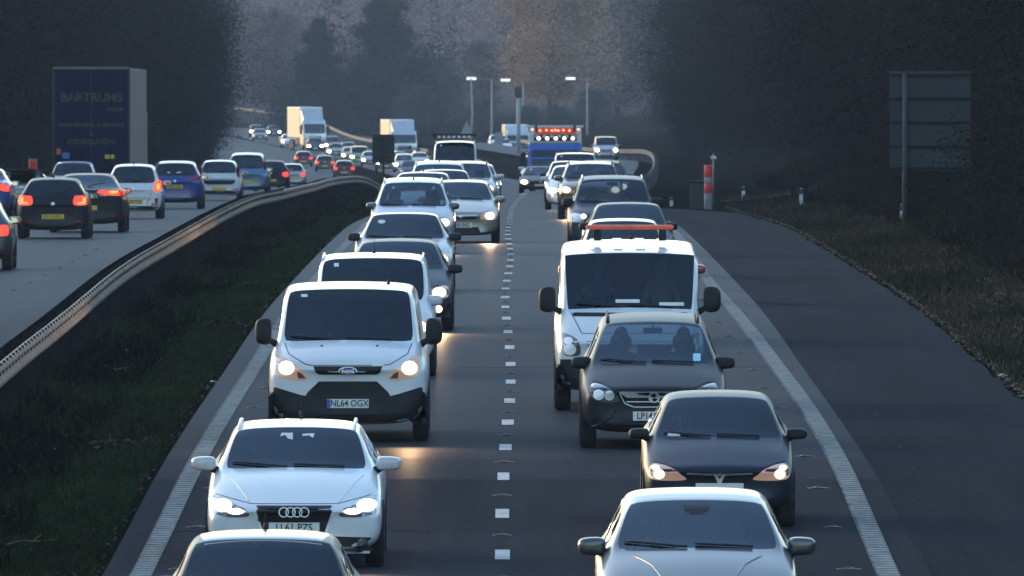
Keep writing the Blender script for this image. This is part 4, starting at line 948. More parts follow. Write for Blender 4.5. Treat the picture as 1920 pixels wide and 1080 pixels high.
PT = dict(
 a=make_tree('tree', L_dk, None, seed=11, H=11, crown0=.3, rad=3.6, nleaf=46000, lsize=.075, shape='x', trunk_r=.2, twigs=.35),
 b=make_tree('tree', L_ol, None, seed=12, H=13, crown0=.8, rad=3.9, nleaf=46000, lsize=.08, shape='x', trunk_r=.24, twigs=.5),
 c=make_tree('tree', L_br, None, seed=13, H=10, crown0=.4, rad=3.2, nleaf=34000, lsize=.07, shape='round', trunk_r=.16, twigs=.85),
 d=make_tree('tree', L_dk, None, seed=14, H=7, crown0=.1, rad=3.0, nleaf=36000, lsize=.065, shape='x', trunk_r=.12, twigs=.5),
 s=make_tree('shrub', L_ol, None, seed=15, H=2.6, crown0=.1, rad=1.7, nleaf=6000, lsize=.07, shape='round', trunk_r=.05, twigs=.6),
 t=make_tree('shrub', L_br, None, seed=16, H=1.7, crown0=.05, rad=1.3, nleaf=3500, lsize=.06, shape='round', trunk_r=.03, twigs=.85),
 f=make_tree('conifer', L_fir, None, seed=21, H=15, crown0=.6, rad=5.0, nleaf=40000, lsize=.19, shape='cone', trunk_r=.3, twigs=.3, droop=.2, lean=.02),
 g=make_tree('conifer', L_fir, None, seed=22, H=15, crown0=.5, rad=4.6, nleaf=40000, lsize=.18, shape='cone', trunk_r=.3, twigs=.3, droop=.2, lean=.05),
 w=make_tree('willow', L_wil, B_wil, seed=31, H=16, crown0=2.5, rad=7.2, nleaf=90000, lsize=.16, shape='round', trunk_r=.55, twigs=.45, droop=.35, trunk_h=.7),
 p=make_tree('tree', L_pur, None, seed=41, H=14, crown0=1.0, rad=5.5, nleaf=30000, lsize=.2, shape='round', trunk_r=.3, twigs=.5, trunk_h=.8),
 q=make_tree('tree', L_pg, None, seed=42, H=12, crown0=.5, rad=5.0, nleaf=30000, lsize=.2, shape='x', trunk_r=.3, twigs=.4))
usedp = {}
def tree(k, X, D, sc, rz, label, group=None, cat='tree', z=None):
    o = copy_tree(PT[k]) if usedp.get(k) else PT[k]; usedp[k] = 1
    o.location = (X, D, (TZ(X, D) if z is None else z) - .1); o.scale = (sc, sc, sc * random.uniform(.9, 1.15)); o.rotation_euler = (0, 0, rz); tag(o, label, cat, group); return o
rt = random.Random(5)
right = []
for i in range(36):
    D = 255 + 24 * i + rt.uniform(-7, 7); e = 13.2 if D < 480 else 12.0 + 3.4 * smooth((D - 620) / 320)
    right.append((D, e + rt.uniform(0, 1.6) + XC(D) + (1.6 if D < 352 else 0)))
for i, (D, X) in enumerate(right):
    k = 'abda'[i % 4] if i % 5 else 'b'; tree(k, X + (.6 if k in 'ab' else 0), D, rt.uniform(.85, 1.1), rt.uniform(0, 6), 'dark tree, %s from the near end in the front row of the right wood' % ORD[i], 'trees of the right hand wood')
for i in range(14):
    D = 290 + 52 * i; X = 18.5 + rt.uniform(-1, 2) + XC(D); tree('b' if i % 2 else 'a', X, D, rt.uniform(1.2, 1.4), rt.uniform(0, 6), 'tall dark tree, %s from the near end in the back row of the right wood' % ORD[i], 'trees of the right hand wood')
for i in range(13):
    D = 262 + 17 * i + rt.uniform(-5, 5); D = D + 30 if 318 < D < 356 else D; X = 10.2 + rt.uniform(-.3, .9) + XC(D); tree('s' if i % 2 else 't', X, D, rt.uniform(.7, 1.15), rt.uniform(0, 6), 'low %s shrub on the right verge, %s from the near end' % (('olive', 'brown')[(i + 1) % 2], ORD[i]), 'shrubs on the right verge', 'shrub')
for i in range(27):
    D = 470 + 23 * i + rt.uniform(-7, 7); X = -20.6 - rt.uniform(0, 1.6) + XC(D) + (.9 if D > 850 else 0)
    tree('abcab'[i % 5], X, D, rt.uniform(.9, 1.15), rt.uniform(0, 6), 'dim tree, %s from the near end in the front row of the left wood' % ORD[i], 'trees of the left hand wood')
for i in range(15):
    D = 500 + 50 * i; X = -27 - rt.uniform(0, 2) + XC(D); tree('ba'[i % 2], X, D, rt.uniform(1.2, 1.4), rt.uniform(0, 6), 'tall dim tree, %s from the near end in the back row of the left wood' % ORD[i], 'trees of the left hand wood')
# far trees: (kind, x px, base y px, height px, s, label)
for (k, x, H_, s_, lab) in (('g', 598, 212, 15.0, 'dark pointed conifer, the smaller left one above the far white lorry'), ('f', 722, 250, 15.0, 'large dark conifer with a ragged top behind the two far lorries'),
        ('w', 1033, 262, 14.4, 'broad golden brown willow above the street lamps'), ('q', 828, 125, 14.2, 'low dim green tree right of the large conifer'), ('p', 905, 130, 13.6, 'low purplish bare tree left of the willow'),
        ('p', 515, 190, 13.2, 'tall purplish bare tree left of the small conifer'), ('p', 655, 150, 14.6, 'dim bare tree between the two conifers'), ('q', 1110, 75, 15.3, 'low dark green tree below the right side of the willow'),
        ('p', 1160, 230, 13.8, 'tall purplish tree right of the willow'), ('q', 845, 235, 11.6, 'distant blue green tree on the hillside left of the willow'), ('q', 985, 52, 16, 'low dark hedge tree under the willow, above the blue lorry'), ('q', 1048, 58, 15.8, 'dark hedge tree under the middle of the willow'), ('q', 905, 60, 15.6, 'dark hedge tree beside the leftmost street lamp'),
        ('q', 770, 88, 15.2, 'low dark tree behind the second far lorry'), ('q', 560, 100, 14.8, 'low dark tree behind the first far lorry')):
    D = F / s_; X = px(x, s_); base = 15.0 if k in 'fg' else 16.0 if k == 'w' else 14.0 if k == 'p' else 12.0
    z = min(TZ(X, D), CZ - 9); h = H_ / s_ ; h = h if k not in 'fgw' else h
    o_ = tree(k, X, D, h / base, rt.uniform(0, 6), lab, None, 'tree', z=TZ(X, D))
    if k in 'fg': o_.scale.x *= 1.5; o_.scale.y *= 1.5
# woodland on the hillside
def wood(name, n, x0, x1, d0, d1, h, mats_, label, size, seed):
    rg = np.random.default_rng(seed); nc = int(n // (220 if size > .6 else 520)); cx = rg.uniform(x0, x1, nc); cd = rg.uniform(d0, d1, nc); cz = np.array([TZ(a, b) for a, b in zip(cx, cd)]); hh = rg.uniform(.6, 1.15, nc) * h; sl_ = rg.random(nc)
    ii = rg.integers(0, nc, n); v = rg.normal(size=(n, 3)); v /= np.linalg.norm(v, axis=1, keepdims=True); v *= rg.random((n, 1)) ** .4
    P_ = np.stack([cx[ii] + v[:, 0] * hh[ii] * .38, cd[ii] + v[:, 1] * hh[ii] * .38, cz[ii] + hh[ii] * .52 + v[:, 2] * hh[ii] * .5], 1)
    dr = rg.normal(size=(n, 3)); dr /= np.linalg.norm(dr, axis=1, keepdims=True); dr *= rg.uniform(.5, 1.6, (n, 1)) * size
    idx = (sl_[ii] * len(mats_)).astype(int)
    o = quad_cloud(name, P_, dr, size, mats_, idx, wd=size * rg.uniform(.3, .9, n)); tag(o, label, kind='stuff', cat='woodland'); return o
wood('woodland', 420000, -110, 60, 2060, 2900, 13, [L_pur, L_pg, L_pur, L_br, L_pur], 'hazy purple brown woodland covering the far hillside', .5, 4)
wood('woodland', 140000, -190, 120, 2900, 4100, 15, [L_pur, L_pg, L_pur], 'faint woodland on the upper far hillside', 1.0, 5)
wood('woodland', 60000, 26, 60, 250, 1200, 12, [L_dk, L_ol], 'dark depth of the wood behind the right hand trees', .5, 6)
wood('woodland', 60000, -70, -34, 420, 1300, 13, [L_dk, L_ol], 'dark depth of the wood behind the left hand trees', .55, 7)
# bare branches hanging before the big sign
m = MB(); rb = random.Random(9); Dd = 349.
for i in range(9):
    z = rb.uniform(1.9, 3.9); x = 12.9; p = Vector((x, Dd + rb.uniform(-1, 1), z)); pts = [p.copy()]
    for k in range(7): p = p + Vector((-rb.uniform(.25, .42), rb.uniform(-.1, .1), rb.uniform(-.16, .12))); pts.append(p.copy())
    n = rb.randint(4, 7); m.tube(pts[:n + 1], [.025 * (1 - j / (n + 1)) + .004 for j in range(n + 1)], 5)
    for k in range(7):
        b = pts[rb.randint(1, n)]; dv = Vector((rb.uniform(-.4, .1), rb.uniform(-.2, .2), rb.uniform(-.35, .35))); m.tube([b, b + dv*.5 + Vector((0, 0, .03)), b + dv], [.008, .006, .003], 4)
bt = empty('tree', (13.0, Dd, TZ(13.0, Dd))); bpy.context.view_layer.update()
mb = MB(); z0 = TZ(13.0, Dd); mb.tube([(0, 0, -.3), (.05, 0, 2), (-.05, 0, 4), (.1, 0, 7)], [.16, .13, .1, .04], 8); mb.build('trunk', M_bark, bt, True)
zg = GZ(Dd); o = m.build('crown', M_bark, None, True); o.location = (0, 0, zg); bpy.context.view_layer.update(); fixpar(o, bt)
tag(bt, 'bare tree whose thin branches hang in front of the large grey road sign', 'tree')
# houses on the far hillside
M_wall = mat('house_wall', (.42, .33, .30), .8, noise=.1); M_roof = mat('house_roof', (.12, .08, .07), .8, noise=.2); M_win = mat('house_window', (.03, .035, .04), .2)
for (x, y, s_, lab) in ((862, 112, 12.6, 'pale pinkish house on the far hillside, right of the other one'), (820, 110, 12.4, 'pale pinkish house on the far hillside above the second lorry, left of the other one')):
    D = F / s_; X = px(x, s_); zt = CZ - (y - 80) / s_; o = empty('house', (X, D, zt - .5)); tag(o, lab, 'house', 'houses on the far hillside')
    MB().add([(-1.6, 0, -2), (1.6, 0, -2), (1.6, 0, 1.6), (0, 0, 2.9), (-1.6, 0, 1.6), (-1.6, 7, -2), (1.6, 7, -2), (1.6, 7, 1.6), (0, 7, 2.9), (-1.6, 7, 1.6)], [(0, 1, 2, 3, 4), (9, 8, 7, 6, 5), (0, 5, 6, 1), (1, 6, 7, 2), (4, 9, 5, 0)]).build('wall', M_wall, o)
    MB().add([(-1.95, -.2, 1.35), (0, -.2, 3.0), (1.95, -.2, 1.35), (1.95, -.2, 1.55), (0, -.2, 3.2), (-1.95, -.2, 1.55), (-1.95, 7.2, 1.35), (0, 7.2, 3.0), (1.95, 7.2, 1.35), (1.95, 7.2, 1.55), (0, 7.2, 3.2), (-1.95, 7.2, 1.55)], [(0, 1, 2, 3, 4, 5), (11, 10, 9, 8, 7, 6), (5, 4, 10, 11), (4, 3, 9, 10), (0, 6, 7, 1), (1, 7, 8, 2), (2, 8, 9, 3), (0, 5, 11, 6)]).build('roof', M_roof, o)
    for a in (-.7, .7): MB().box(a - .3, a + .3, -.04, .02, .2, 1.1).build('window', M_win, o)
# ------------------------------------------------------------------ people
M_skin = mat('skin', (.42, .25, .18), .6); M_hair = mat('hair_dark', (.03, .02, .015), .7); M_hairg = mat('hair_grey', (.2, .18, .17), .7)
def make_person(shirt, hair, name='person', wheel_=True):
    V = [(0, 0, 0, .135), (0, .05, .2, .13), (0, .09, .38, .14), (0, .09, .50, .07), (0, .06, .58, .055), (0, .04, .66, .088), (0, .03, .74, .085), (0, .045, .79, .06)]
    E = [(i, i + 1) for i in range(7)]
    def chain(start, pts):
        k = start
        for p in pts: V.append(p); E.append((k, len(V) - 1)); k = len(V) - 1
        return k
    for s in (-1, 1):
        hx = (.165 if wheel_ else .12); hz = .36 if wheel_ else .02; hy = -.43 if wheel_ else -.30
        k = chain(2, [(s*.16, .09, .43, .07), (s*.24, -.08, .22, .048), (s*.21, -.26, (hz + .22)/2, .040), (s*hx, hy, hz, .026), (s*hx, hy - .05, hz + .02, .030)])
        for q in range(4):
            o = (q - 1.5) * .016; ln = (.8, 1, .95, .7)[q]
            chain(k, [(s*hx + o, hy - .08, hz + .035, .010), (s*hx + o, hy - .08 - .022*ln, hz + .020, .009), (s*hx + o, hy - .075 - .012*ln, hz - .002, .008)])
        chain(k, [(s*hx - s*.032, hy - .055, hz + .01, .010), (s*hx - s*.042, hy - .08, hz, .009)])
        chain(0, [(s*.10, -.05, -.02, .095), (s*.14, -.45, .06, .068), (s*.14, -.72, -.22, .048), (s*.14, -.84, -.26, .035)])
    me = bpy.data.meshes.new('p'); me.from_pydata([v[:3] for v in V], E, []); o = bpy.data.objects.new('p', me); COL.objects.link(o)
    md = o.modifiers.new('k', 'SKIN'); sv = me.skin_vertices[0].data
    for i, v in enumerate(V): sv[i].radius = (v[3], v[3])
    sv[0].use_root = True; o.modifiers.new('s', 'SUBSURF').levels = 1
    dg = bpy.context.evaluated_depsgraph_get(); m2 = bpy.data.meshes.new_from_object(o.evaluated_get(dg)); bpy.data.objects.remove(o)
    # shape the face: widen skull, nose, brow, chin, sockets
    for v in m2.vertices:
        c = v.co
        if c.z > .59:
            c.x *= .86
            n = math.exp(-(c.x / .014) ** 2 - ((c.z - .675) / .02) ** 2)
            if c.y < .03: c.y -= .022 * n; c.y += .008 * math.exp(-((abs(c.x) - .03) / .014) ** 2 - ((c.z - .70) / .012) ** 2); c.y -= .006 * math.exp(-(c.x/.03)**2 - ((c.z - .64)/.01)**2)
    bm = bmesh.new(); bm.from_mesh(m2)
    for s in (-1, 1):   # ears
        r = bmesh.ops.create_uvsphere(bm, u_segments=8, v_segments=6, radius=.02)
        for v in r['verts']: v.co = Vector((v.co.x * .5 + s*.076, v.co.y * .8 + .045, v.co.z * 1.6 + .685))
    bm.to_mesh(m2); bm.free()
    for m_ in (M_skin, shirt, M_int): m2.materials.append(m_)
    for p in m2.polygons:
        c = p.center; p.material_index = 0 if (c.z > .545 or (c.y < (-.39 if wheel_ else -.27) and c.z > (.28 if wheel_ else -.08) and abs(c.x) < .30 and (wheel_ or c.z > .0))) else (2 if (c.z < .04 or c.y < -.3) else 1)
    m2.polygons.foreach_set('use_smooth', [True] * len(m2.polygons)); m2.name = 'person'
    o = bpy.data.objects.new(name, m2); COL.objects.link(o)
    h = MB(); n = 14; vs = []; fs = []; rows = 7
    for i in range(rows + 1):
        th = math.pi * .62 * i / rows
        for k in range(n):
            a = 2*math.pi*k/n; rr_ = 1.0 + .04 * math.sin(3*a + i); back = (math.sin(a) > -.35); z = .735 + .098 * math.cos(th) if back else .735 + .098 * math.cos(th * .55)
            vs.append((.084 * math.sin(th if back else th*.55) * math.cos(a) * rr_, .045 + .10 * math.sin(th if back else th*.55) * math.sin(a) * rr_, z))
    for i in range(rows):
        for k in range(n): fs.append((i*n + k, i*n + (k+1) % n, (i+1)*n + (k+1) % n, (i+1)*n + k))
    h.add(vs, fs); h.build('hair', hair, o, True)
    # eyes, mouth
    e = MB()
    for s in (-1, 1): e.lathe([(.002, -.004), (.008, -.002), (.008, .002), (.002, .004)], 8, 'y', (s*.028, -.052, .70))
    e.build('eyes', M_black, o, True)
    return o
PEO = {}
def person_in(root, sp, side, shirt, hair, label, wheel_=True, dz=0, dy=0):
    key = (shirt.name, hair.name, wheel_)
    if key in PEO: o = copy_tree(PEO[key])
    else: o = make_person(shirt, hair, 'person', wheel_); PEO[key] = o
    sy = sp.get('seaty', sp['header'][0] - sp['L2'] + .55); hz = sp.get('headz', sp['H'] - .30)
    bpy.context.view_layer.update()
    loc = Vector((side * sp['W2'] * .43, sy - .12 + dy, hz - .70 + dz))
    o.matrix_world = root.matrix_world @ Matrix.Translation(loc); tag(o, label, 'person'); return o
SH = dict(blue=mat('shirt_blue', (.12, .16, .25), .8), grey=mat('shirt_grey', (.25, .25, .27), .8), dark=mat('shirt_dark', (.05, .05, .06), .8), pale=mat('shirt_pale', (.55, .55, .56), .8), hiv=mat('shirt_olive', (.3, .28, .1), .8))

# ------------------------------------------------------------------ vehicles: oncoming, left lane of the picture
QA = 'queue in the lane beside the median'; QB = 'queue in the lane beside the hard shoulder'; QC = 'traffic leaving on the far carriageway'; QF = 'distant traffic coming round the bend'
def at(s, x, L): return F / s + L / 2, px(x, s)

# dark small hatch at the bottom edge
r, sp, bvh = lowlevel('hatch', P['black'], L=3.7, W=1.68, H=1.41, cowl=(1.02, .96), header=(1.62, 1.335), roofr=(3.3, 1.34), rglass=(3.6, .98), tail=(3.64, .92), wr=.70, my=1.3, mout=.95)
patch('roof_panel', [(-.50, -.25), (.50, -.25), (.55, .4), (.55, 1.1), (.5, 1.38), (-.5, 1.38), (-.55, 1.1), (-.55, .4)], P['roofsilver'], r, bvh, 'top', .004, .02, .12)
std_front(r, sp, bvh, None); antenna(r, 0, .9, 1.41, .12)
place(r, *at(223, 487, 3.7), 'small dark hatchback with silver roof, cut off by the bottom edge before the white estate', 'car', QA)

# white estate
r, sp, bvh = lowlevel('estate', P['white'], W=1.826, wsmat=M_wsd, my=1.55, mz=1.035, mout=1.075, msize=(.235, .135), nw=.84, bow=.12, cowl=(1.32, .965), header=(2.10, 1.37), hf=(.20, .665), hm=(.75, .86), wr=.69)
HL = [(.475, .555), (.50, .625), (.62, .68), (.74, .735), (.85, .74), (.875, .66), (.86, .60), (.70, .55)]
headlamps(r, bvh, HL, 'beam', [(.745, .665, .105, .055), (.60, .605, .085, .030)], M_dlens, glow=M_onw)
GR = [(-.385, .665), (-.385, .60), (-.27, .27), (.27, .27), (.385, .60), (.385, .665)]
fr = patch('grille_frame', [(x*1.07, z + (.014 if z > .6 else -.012)) for x, z in GR], M_chrome, r, bvh, 'front', .004, .03)
g = patch('grille', GR, M_trim, r, bvh, 'front', .014, .03)
for z in np.arange(.52, .66, .028): wd_ = .37; line_strip('slat', g, bvh, [(-wd_, z), (wd_, z)], 'front', .016, M_plas)
hp = bvh.ray_cast(Vector((0, -6, .60)), Vector((0, 1, 0)))[0].y - .045
m = MB()
for i in range(4): m.tube([(-.105 + .07*i + .048*math.cos(a), hp - .004*(i % 2), .60 + .048*math.sin(a)) for a in [2*math.pi*k/24 for k in range(25)]], .0075, 6, cap=False)
m.build('badge', M_chrome, r, True)
plate(r, bvh, 'front', .435, 'LL61 PZS')
for s in (1, -1):
    pl = [(.385, .21), (.40, .35), (.79, .335), (.80, .20), (.74, .185)]
    it = patch('air_intake', pl if s > 0 else mir(pl), M_trim, r, bvh, 'front', .005, .03)
    f = patch('fog_lamp', ell(s*.70, .272, .058, .055), M_refl, r, bvh, 'front', .02, .02, .04)
patch('bumper_lip', rect(-.78, .78, .175, .20, .01), P['white'], r, bvh, 'front', .012, .03)
line_strip('bonnet_gap', r, bvh, [(-.82, .765), (-.60, .715), (-.45, .68), (.45, .68), (.60, .715), (.82, .765)], 'front', .005)
for s in (1, -1): line_strip('bonnet_crease', r, bvh, [(s*.46, -2.1), (s*.60, -1.6), (s*.72, -1.10)], 'top', .006, P['white'])
rails(r, bvh, sp, M_chrome, .60, -.15, 1.7); antenna(r, .02, 1.5, 1.45, .12); wiper(r, sp, bvh)
patch('toll_tag', [(-.16, 1.335), (-.17, 1.30), (-.12, 1.315), (-.09, 1.28), (-.04, 1.27), (-.04, 1.335)], M_plw, r, bvh, 'front', .003, .004); patch('toll_tag', [(.06, 1.325), (.06, 1.305), (.13, 1.31), (.17, 1.285), (.185, 1.33)], M_plw, r, bvh, 'front', .003, .004)
place(r, *at(183, 551, 4.7), 'white estate car with chrome roof rails, hexagonal grille with four rings and blazing headlights', 'car', QA)
person_in(r, sp, -1, SH['dark'], M_hair, 'driver of the white estate car with both pale hands on the steering wheel')

# white medium van
r, sp, bvh = lowlevel('midvan', P['white'], True, wsmat=M_wsd, my=1.05, mz=1.36, mout=1.16, msize=(.19, .31), seal=.035)
bp_ = patch('bumper', [(-.985, .66), (-.90, .69), (-.60, .60), (-.53, .585), (.53, .585), (.60, .60), (.90, .69), (.985, .66), (.97, .25), (-.97, .25)], M_plas, r, bvh, 'front', .012, .04)
patch('lower_grille', [(-.53, .58), (-.50, .63), (-.36, .765), (.36, .765), (.50, .63), (.53, .58), (.40, .57), (-.40, .57)], M_trim, r, bvh, 'front', .010, .04)
for z in (.62, .66, .70, .735): line_strip('slat', r, bvh, [(-.45 + (z-.62)*.9, z), (.45 - (z-.62)*.9, z)], 'front', .012, M_plas)
u = patch('upper_grille', [(-.43, .955), (-.40, .875), (-.36, .85), (.36, .85), (.40, .875), (.43, .955)], M_trim, r, bvh, 'front', .008, .03)
line_strip('grille_bar', r, bvh, [(-.40, .905), (.40, .905)], 'front', .012, M_plas)
bd = patch('badge', ell(0, .90, .115, .048, 24), M_chrome, r, bvh, 'front', .03, .02, .04); patch('badge_face', ell(0, .90, .103, .038, 24), M_nvy, bd, bvh, 'front', .036, .02, .04)
yb = bvh.ray_cast(Vector((0, -6, .90)), Vector((0, 1, 0)))[0].y - .042
textmesh('Ford', 'lettering', M_chrome, bd, .085, (0, yb, .90), extr=.002)
HL = [(.505, .80), (.53, .86), (.60, .93), (.73, 1.02), (.86, 1.09), (.895, 1.04), (.885, .88), (.84, .82), (.70, .79), (.58, .775)]
headlamps(r, bvh, HL, 'beam', [(.765, .93, .10, .088)])
for s in (1, -1):
    patch('lamp_housing', [(s*.52, .80), (s*.57, .86), (s*.63, .89), (s*.62, .80)] if s > 0 else [(s*.62, .80), (s*.63, .89), (s*.57, .86), (s*.52, .80)], M_dlens, r, bvh, 'front', .012, .01)
    line_strip('bonnet_gap', r, bvh, [(s*.44, .965), (s*.52, .975), (s*.74, 1.10), (s*.80, 1.24)], 'front', .006)
    line_strip('bumper_moulding', r, bvh, [(s*.86, .60), (s*.74, .50), (s*.62, .40), (s*.36, .33)], 'front', .014, M_plas)
line_strip('bonnet_gap', r, bvh, [(-.44, .965), (.44, .965)], 'front', .005)
plate(r, bvh, 'front', .49, 'NL64 OGX', band=True); wiper(r, sp, bvh)
for x in (-.33, .36): patch('washer_jet', ell(x, 1.195, .014, .012), M_trim, r, bvh, 'front', .01, .012)
patch('roof_seam', rect(-.6, .6, -1.0, -.985), M_trim, r, bvh, 'top', .001, .01)
antenna(r, .49, -.75, 1.95, .20)
patch('sticker', rect(-.60, -.52, 1.78, 1.815), M_plw, r, bvh, 'front', .003, .004)
place(r, *at(151, 652, 4.97), 'white medium van with black bumper, warm headlights and a blue oval badge', 'van', QA)
person_in(r, sp, -1, SH['dark'], M_hair, 'dim driver behind the windscreen of the white medium van')

# small white van behind it
r, sp, bvh = lowlevel('smallvan', P['white'], wsmat=M_wsd, seal=.03, my=1.15)
std_front(r, sp, bvh, 'on'); antenna(r, .02, -.9, 1.78, .20); patch('sticker', rect(-.56, -.49, 1.56, 1.61), M_plw, r, bvh, 'front', .003, .004)
rails(r, bvh, sp, P['white'], .72, -.3, 1.8)
place(r, *at(131, 697, 4.38), 'small white van with a wide dark windscreen right behind the white medium van', 'van', QA)
ROOT_SV = r
# dark hatch with headlight and fog lamp
r, sp, bvh = lowlevel('hatch2', P['bluegrey'], True, my=1.4, mout=1.03)
std_front(r, sp, bvh, 'beam', darklow=True)
for s in (1, -1): f = patch('fog_lamp', ell(s*.66, .36, .075, .075), M_refl, r, bvh, 'front', .01, .02, .04); patch('fog_bulb', ell(s*.66, .36, .062, .062), M_on, f, bvh, 'front', .022, .01, .04)
place(r, *at(117, 745, 4.2), 'dark hatchback with lit headlight and fog lamp, half hidden by the small white van', 'car', QA)
# silver saloon
r, sp, bvh = lowlevel('saloon', P['silver'], True, my=1.6, mout=1.03)
std_front(r, sp, bvh, 'on'); patch('parking_permit', ell(-.42, 1.27, .07, .035), M_plw, r, bvh, 'front', .003, .004)
place(r, *at(103, 757, 4.7), 'silver saloon with black mirrors directly behind the dark blue grey hatchback', 'car', QA); SAL = r
# white people carrier with rails
r, sp, bvh = lowlevel('mpv', P['iceblue'], False, my=1.35, mout=1.0, L=4.5, W=1.84, H=1.66)
std_front(r, sp, bvh, 'beam', chrome=True); rails(r, bvh, sp, P['white'], .62, -.25, 1.7); antenna(r, .02, -1.2, 1.62, .0 + .1)
for n_ in r.children:
    if n_.name.startswith('wing_mirror'): n_.data.materials[0] = P['grey']
place(r, *at(87, 773, 4.5), 'pale blue white people carrier with white roof rails and one visible headlight', 'car', QA); MPV = r
# champagne estate
r, sp, bvh = lowlevel('estate', P['champagne'], False, my=1.5, W=1.77, L=4.5, wb=(.85, 3.5), mout=1.0)
std_front(r, sp, bvh, 'beam', chrome=True, plate_txt='LB08 BRZ')
place(r, *at(82, 864, 4.5), 'champagne coloured car right of the pale people carrier, one headlight bright', 'car', QA); EST = r

# ------------------------------------------------------------------ oncoming, right lane of the picture
r, sp, bvh = lowlevel('hatch2', P['grey'], False, L=4.42, W=1.814, H=1.51, my=1.62, mz=1.02, mout=1.06, msize=(.23, .155), cowl=(1.22, .985), header=(2.12, 1.40), roofr=(3.85, 1.40), rglass=(4.25, 1.0), tail=(4.30, .95), belt=.95, wr=.67, pillars=[2.4, 3.2], wb=(.92, 3.6), hf=(.22, .74), hm=(.72, .88))
std_front(r, sp, bvh, None, chrome=True)
for s in (1, -1): line_strip('bonnet_crease', r, bvh, [(s*.30, -2.0), (s*.42, -1.5), (s*.60, -1.08)], 'top', .010, P['grey'])
patch('sensor_pod', [(-.12, 1.38), (-.11, 1.33), (-.05, 1.30), (.05, 1.30), (.11, 1.33), (.12, 1.38)], M_trim, r, bvh, 'front', .002, .004)
place(r, *at(211, 1311, 4.42), 'grey metallic hatchback cut off by the bottom edge, nearest in the right lane', 'car', QB)
person_in(r, sp, -1, SH['pale'], M_hair, 'driver in a pale shirt steering the grey hatchback nearest the camera')
person_in(r, sp, 1, SH['grey'], M_hairg, 'passenger sitting in the grey hatchback nearest the camera', False)
# small dark hatch with V grille
r, sp, bvh = lowlevel('hatch', P['navy'], True, L=3.82, W=1.646, H=1.44, my=1.38, mz=.985, mout=.965, msize=(.20, .115), cowl=(.98, .93), header=(1.72, 1.355), roofr=(3.35, 1.34), rglass=(3.66, .98), tail=(3.70, .92), wr=.665, nw=.80)
HL = [(.365, .545), (.42, .60), (.50, .66), (.62, .70), (.72, .705), (.765, .64), (.755, .57), (.70, .54), (.52, .53)]
headlamps(r, bvh, HL, 'on', [(.655, .60, .062, .055), (.69, .665, .045, .03)], glow=M_dim)
for s in (1, -1): patch('bulb_core', ell(s*.655, .595, .035, .032), M_on, r, bvh, 'front', .03, .01, .04)
patch('grille', [(-.36, .59), (-.30, .50), (.30, .50), (.36, .59)], M_trim, r, bvh, 'front', .005, .03)
for s in (1, -1): patch('chrome_bar', [(s*.035, .585), (s*.355, .600), (s*.355, .618), (s*.05, .607)] if s > 0 else [(s*.05, .607), (s*.355, .618), (s*.355, .600), (s*.035, .585)], M_chrome, r, bvh, 'front', .02, .02)
patch('badge', [(-.065, .607), (-.032, .607), (0, .545), (.032, .607), (.065, .607), (.018, .505), (-.018, .505)], M_chrome, r, bvh, 'front', .026, .025)
patch('badge_disc', ell(0, .595, .025, .02), M_refl, r, bvh, 'front', .03, .02, .04)
line_strip('bonnet_gap', r, bvh, [(-.74, .735), (-.60, .71), (-.38, .635), (.38, .635), (.60, .71), (.74, .735)], 'front', .005)
patch('lower_grille', [(-.45, .26), (.45, .26), (.40, .40), (-.40, .40)], M_trim, r, bvh, 'front', .005, .03); plate(r, bvh, 'front', .45)
wiper(r, sp, bvh); patch('sticker', rect(-.55, -.42, .975, 1.005), M_plw, r, bvh, 'front', .003, .004)
place(r, *at(173, 1349.5, 3.82), 'small dark navy hatchback with a chrome V on its grille and dim warm headlights', 'car', QB)
person_in(r, sp, -1, SH['blue'], M_hair, 'driver of the small navy hatchback with the chrome V')
# dark people carrier
r, sp, bvh = lowlevel('mpv', P['black'], True, L=4.47, W=1.80, H=1.62, my=1.42, mz=1.03, mout=1.0, msize=(.22, .145), wr=.665, hf=(.20, .78), header=(1.90, 1.50), nw=.80)
HL = [(.43, .60), (.46, .68), (.55, .75), (.66, .80), (.75, .81), (.785, .74), (.765, .66), (.70, .61), (.55, .575)]
headlamps(r, bvh, HL, None, [(.55, .665, .062, .06), (.68, .675, .068, .066)], M_dlens)
patch('grille', [(-.42, .70), (-.36, .58), (-.25, .53), (.25, .53), (.36, .58), (.42, .70)], M_trim, r, bvh, 'front', .005, .03)
patch('chrome_bar', [(-.43, .70), (-.33, .64), (.33, .64), (.43, .70), (.42, .715), (-.42, .715)], M_chrome, r, bvh, 'front', .018, .03)
line_strip('slat', r, bvh, [(-.34, .59), (.34, .59)], 'front', .010, M_chrome); line_strip('chrome_edge', r, bvh, [(-.42, .69), (-.36, .57), (-.25, .525), (.25, .525), (.36, .57), (.42, .69)], 'front', .009, M_chrome)
bd = patch('badge', ell(0, .645, .072, .068, 24), M_chrome, r, bvh, 'front', .035, .03, .04); patch('badge_face', [(-.05, .66), (.0, .70), (.03, .66), (-.01, .645), (.045, .62), (.0, .59), (-.03, .62), (.01, .64)], M_trim, bd, bvh, 'front', .042, .01, .04)
plate(r, bvh, 'front', .415, 'LP14 KZM'); patch('lower_grille', [(-.38, .24), (.38, .24), (.42, .34), (-.42, .34)], M_trim, r, bvh, 'front', .005, .03)
for z in (.27, .31): line_strip('slat', r, bvh, [(-.36, z), (.36, z)], 'front', .008, M_plas)
for s in (1, -1): line_strip('bumper_crease', r, bvh, [(s*.46, .52), (s*.52, .40), (s*.70, .30), (s*.80, .27)], 'front', .012, P['black'])
line_strip('bonnet_gap', r, bvh, [(-.76, .83), (-.62, .815), (-.45, .74), (.45, .74), (.62, .815), (.76, .83)], 'front', .005)
wiper(r, sp, bvh); rails(r, bvh, sp, M_trim, .56, -.2, 1.6)
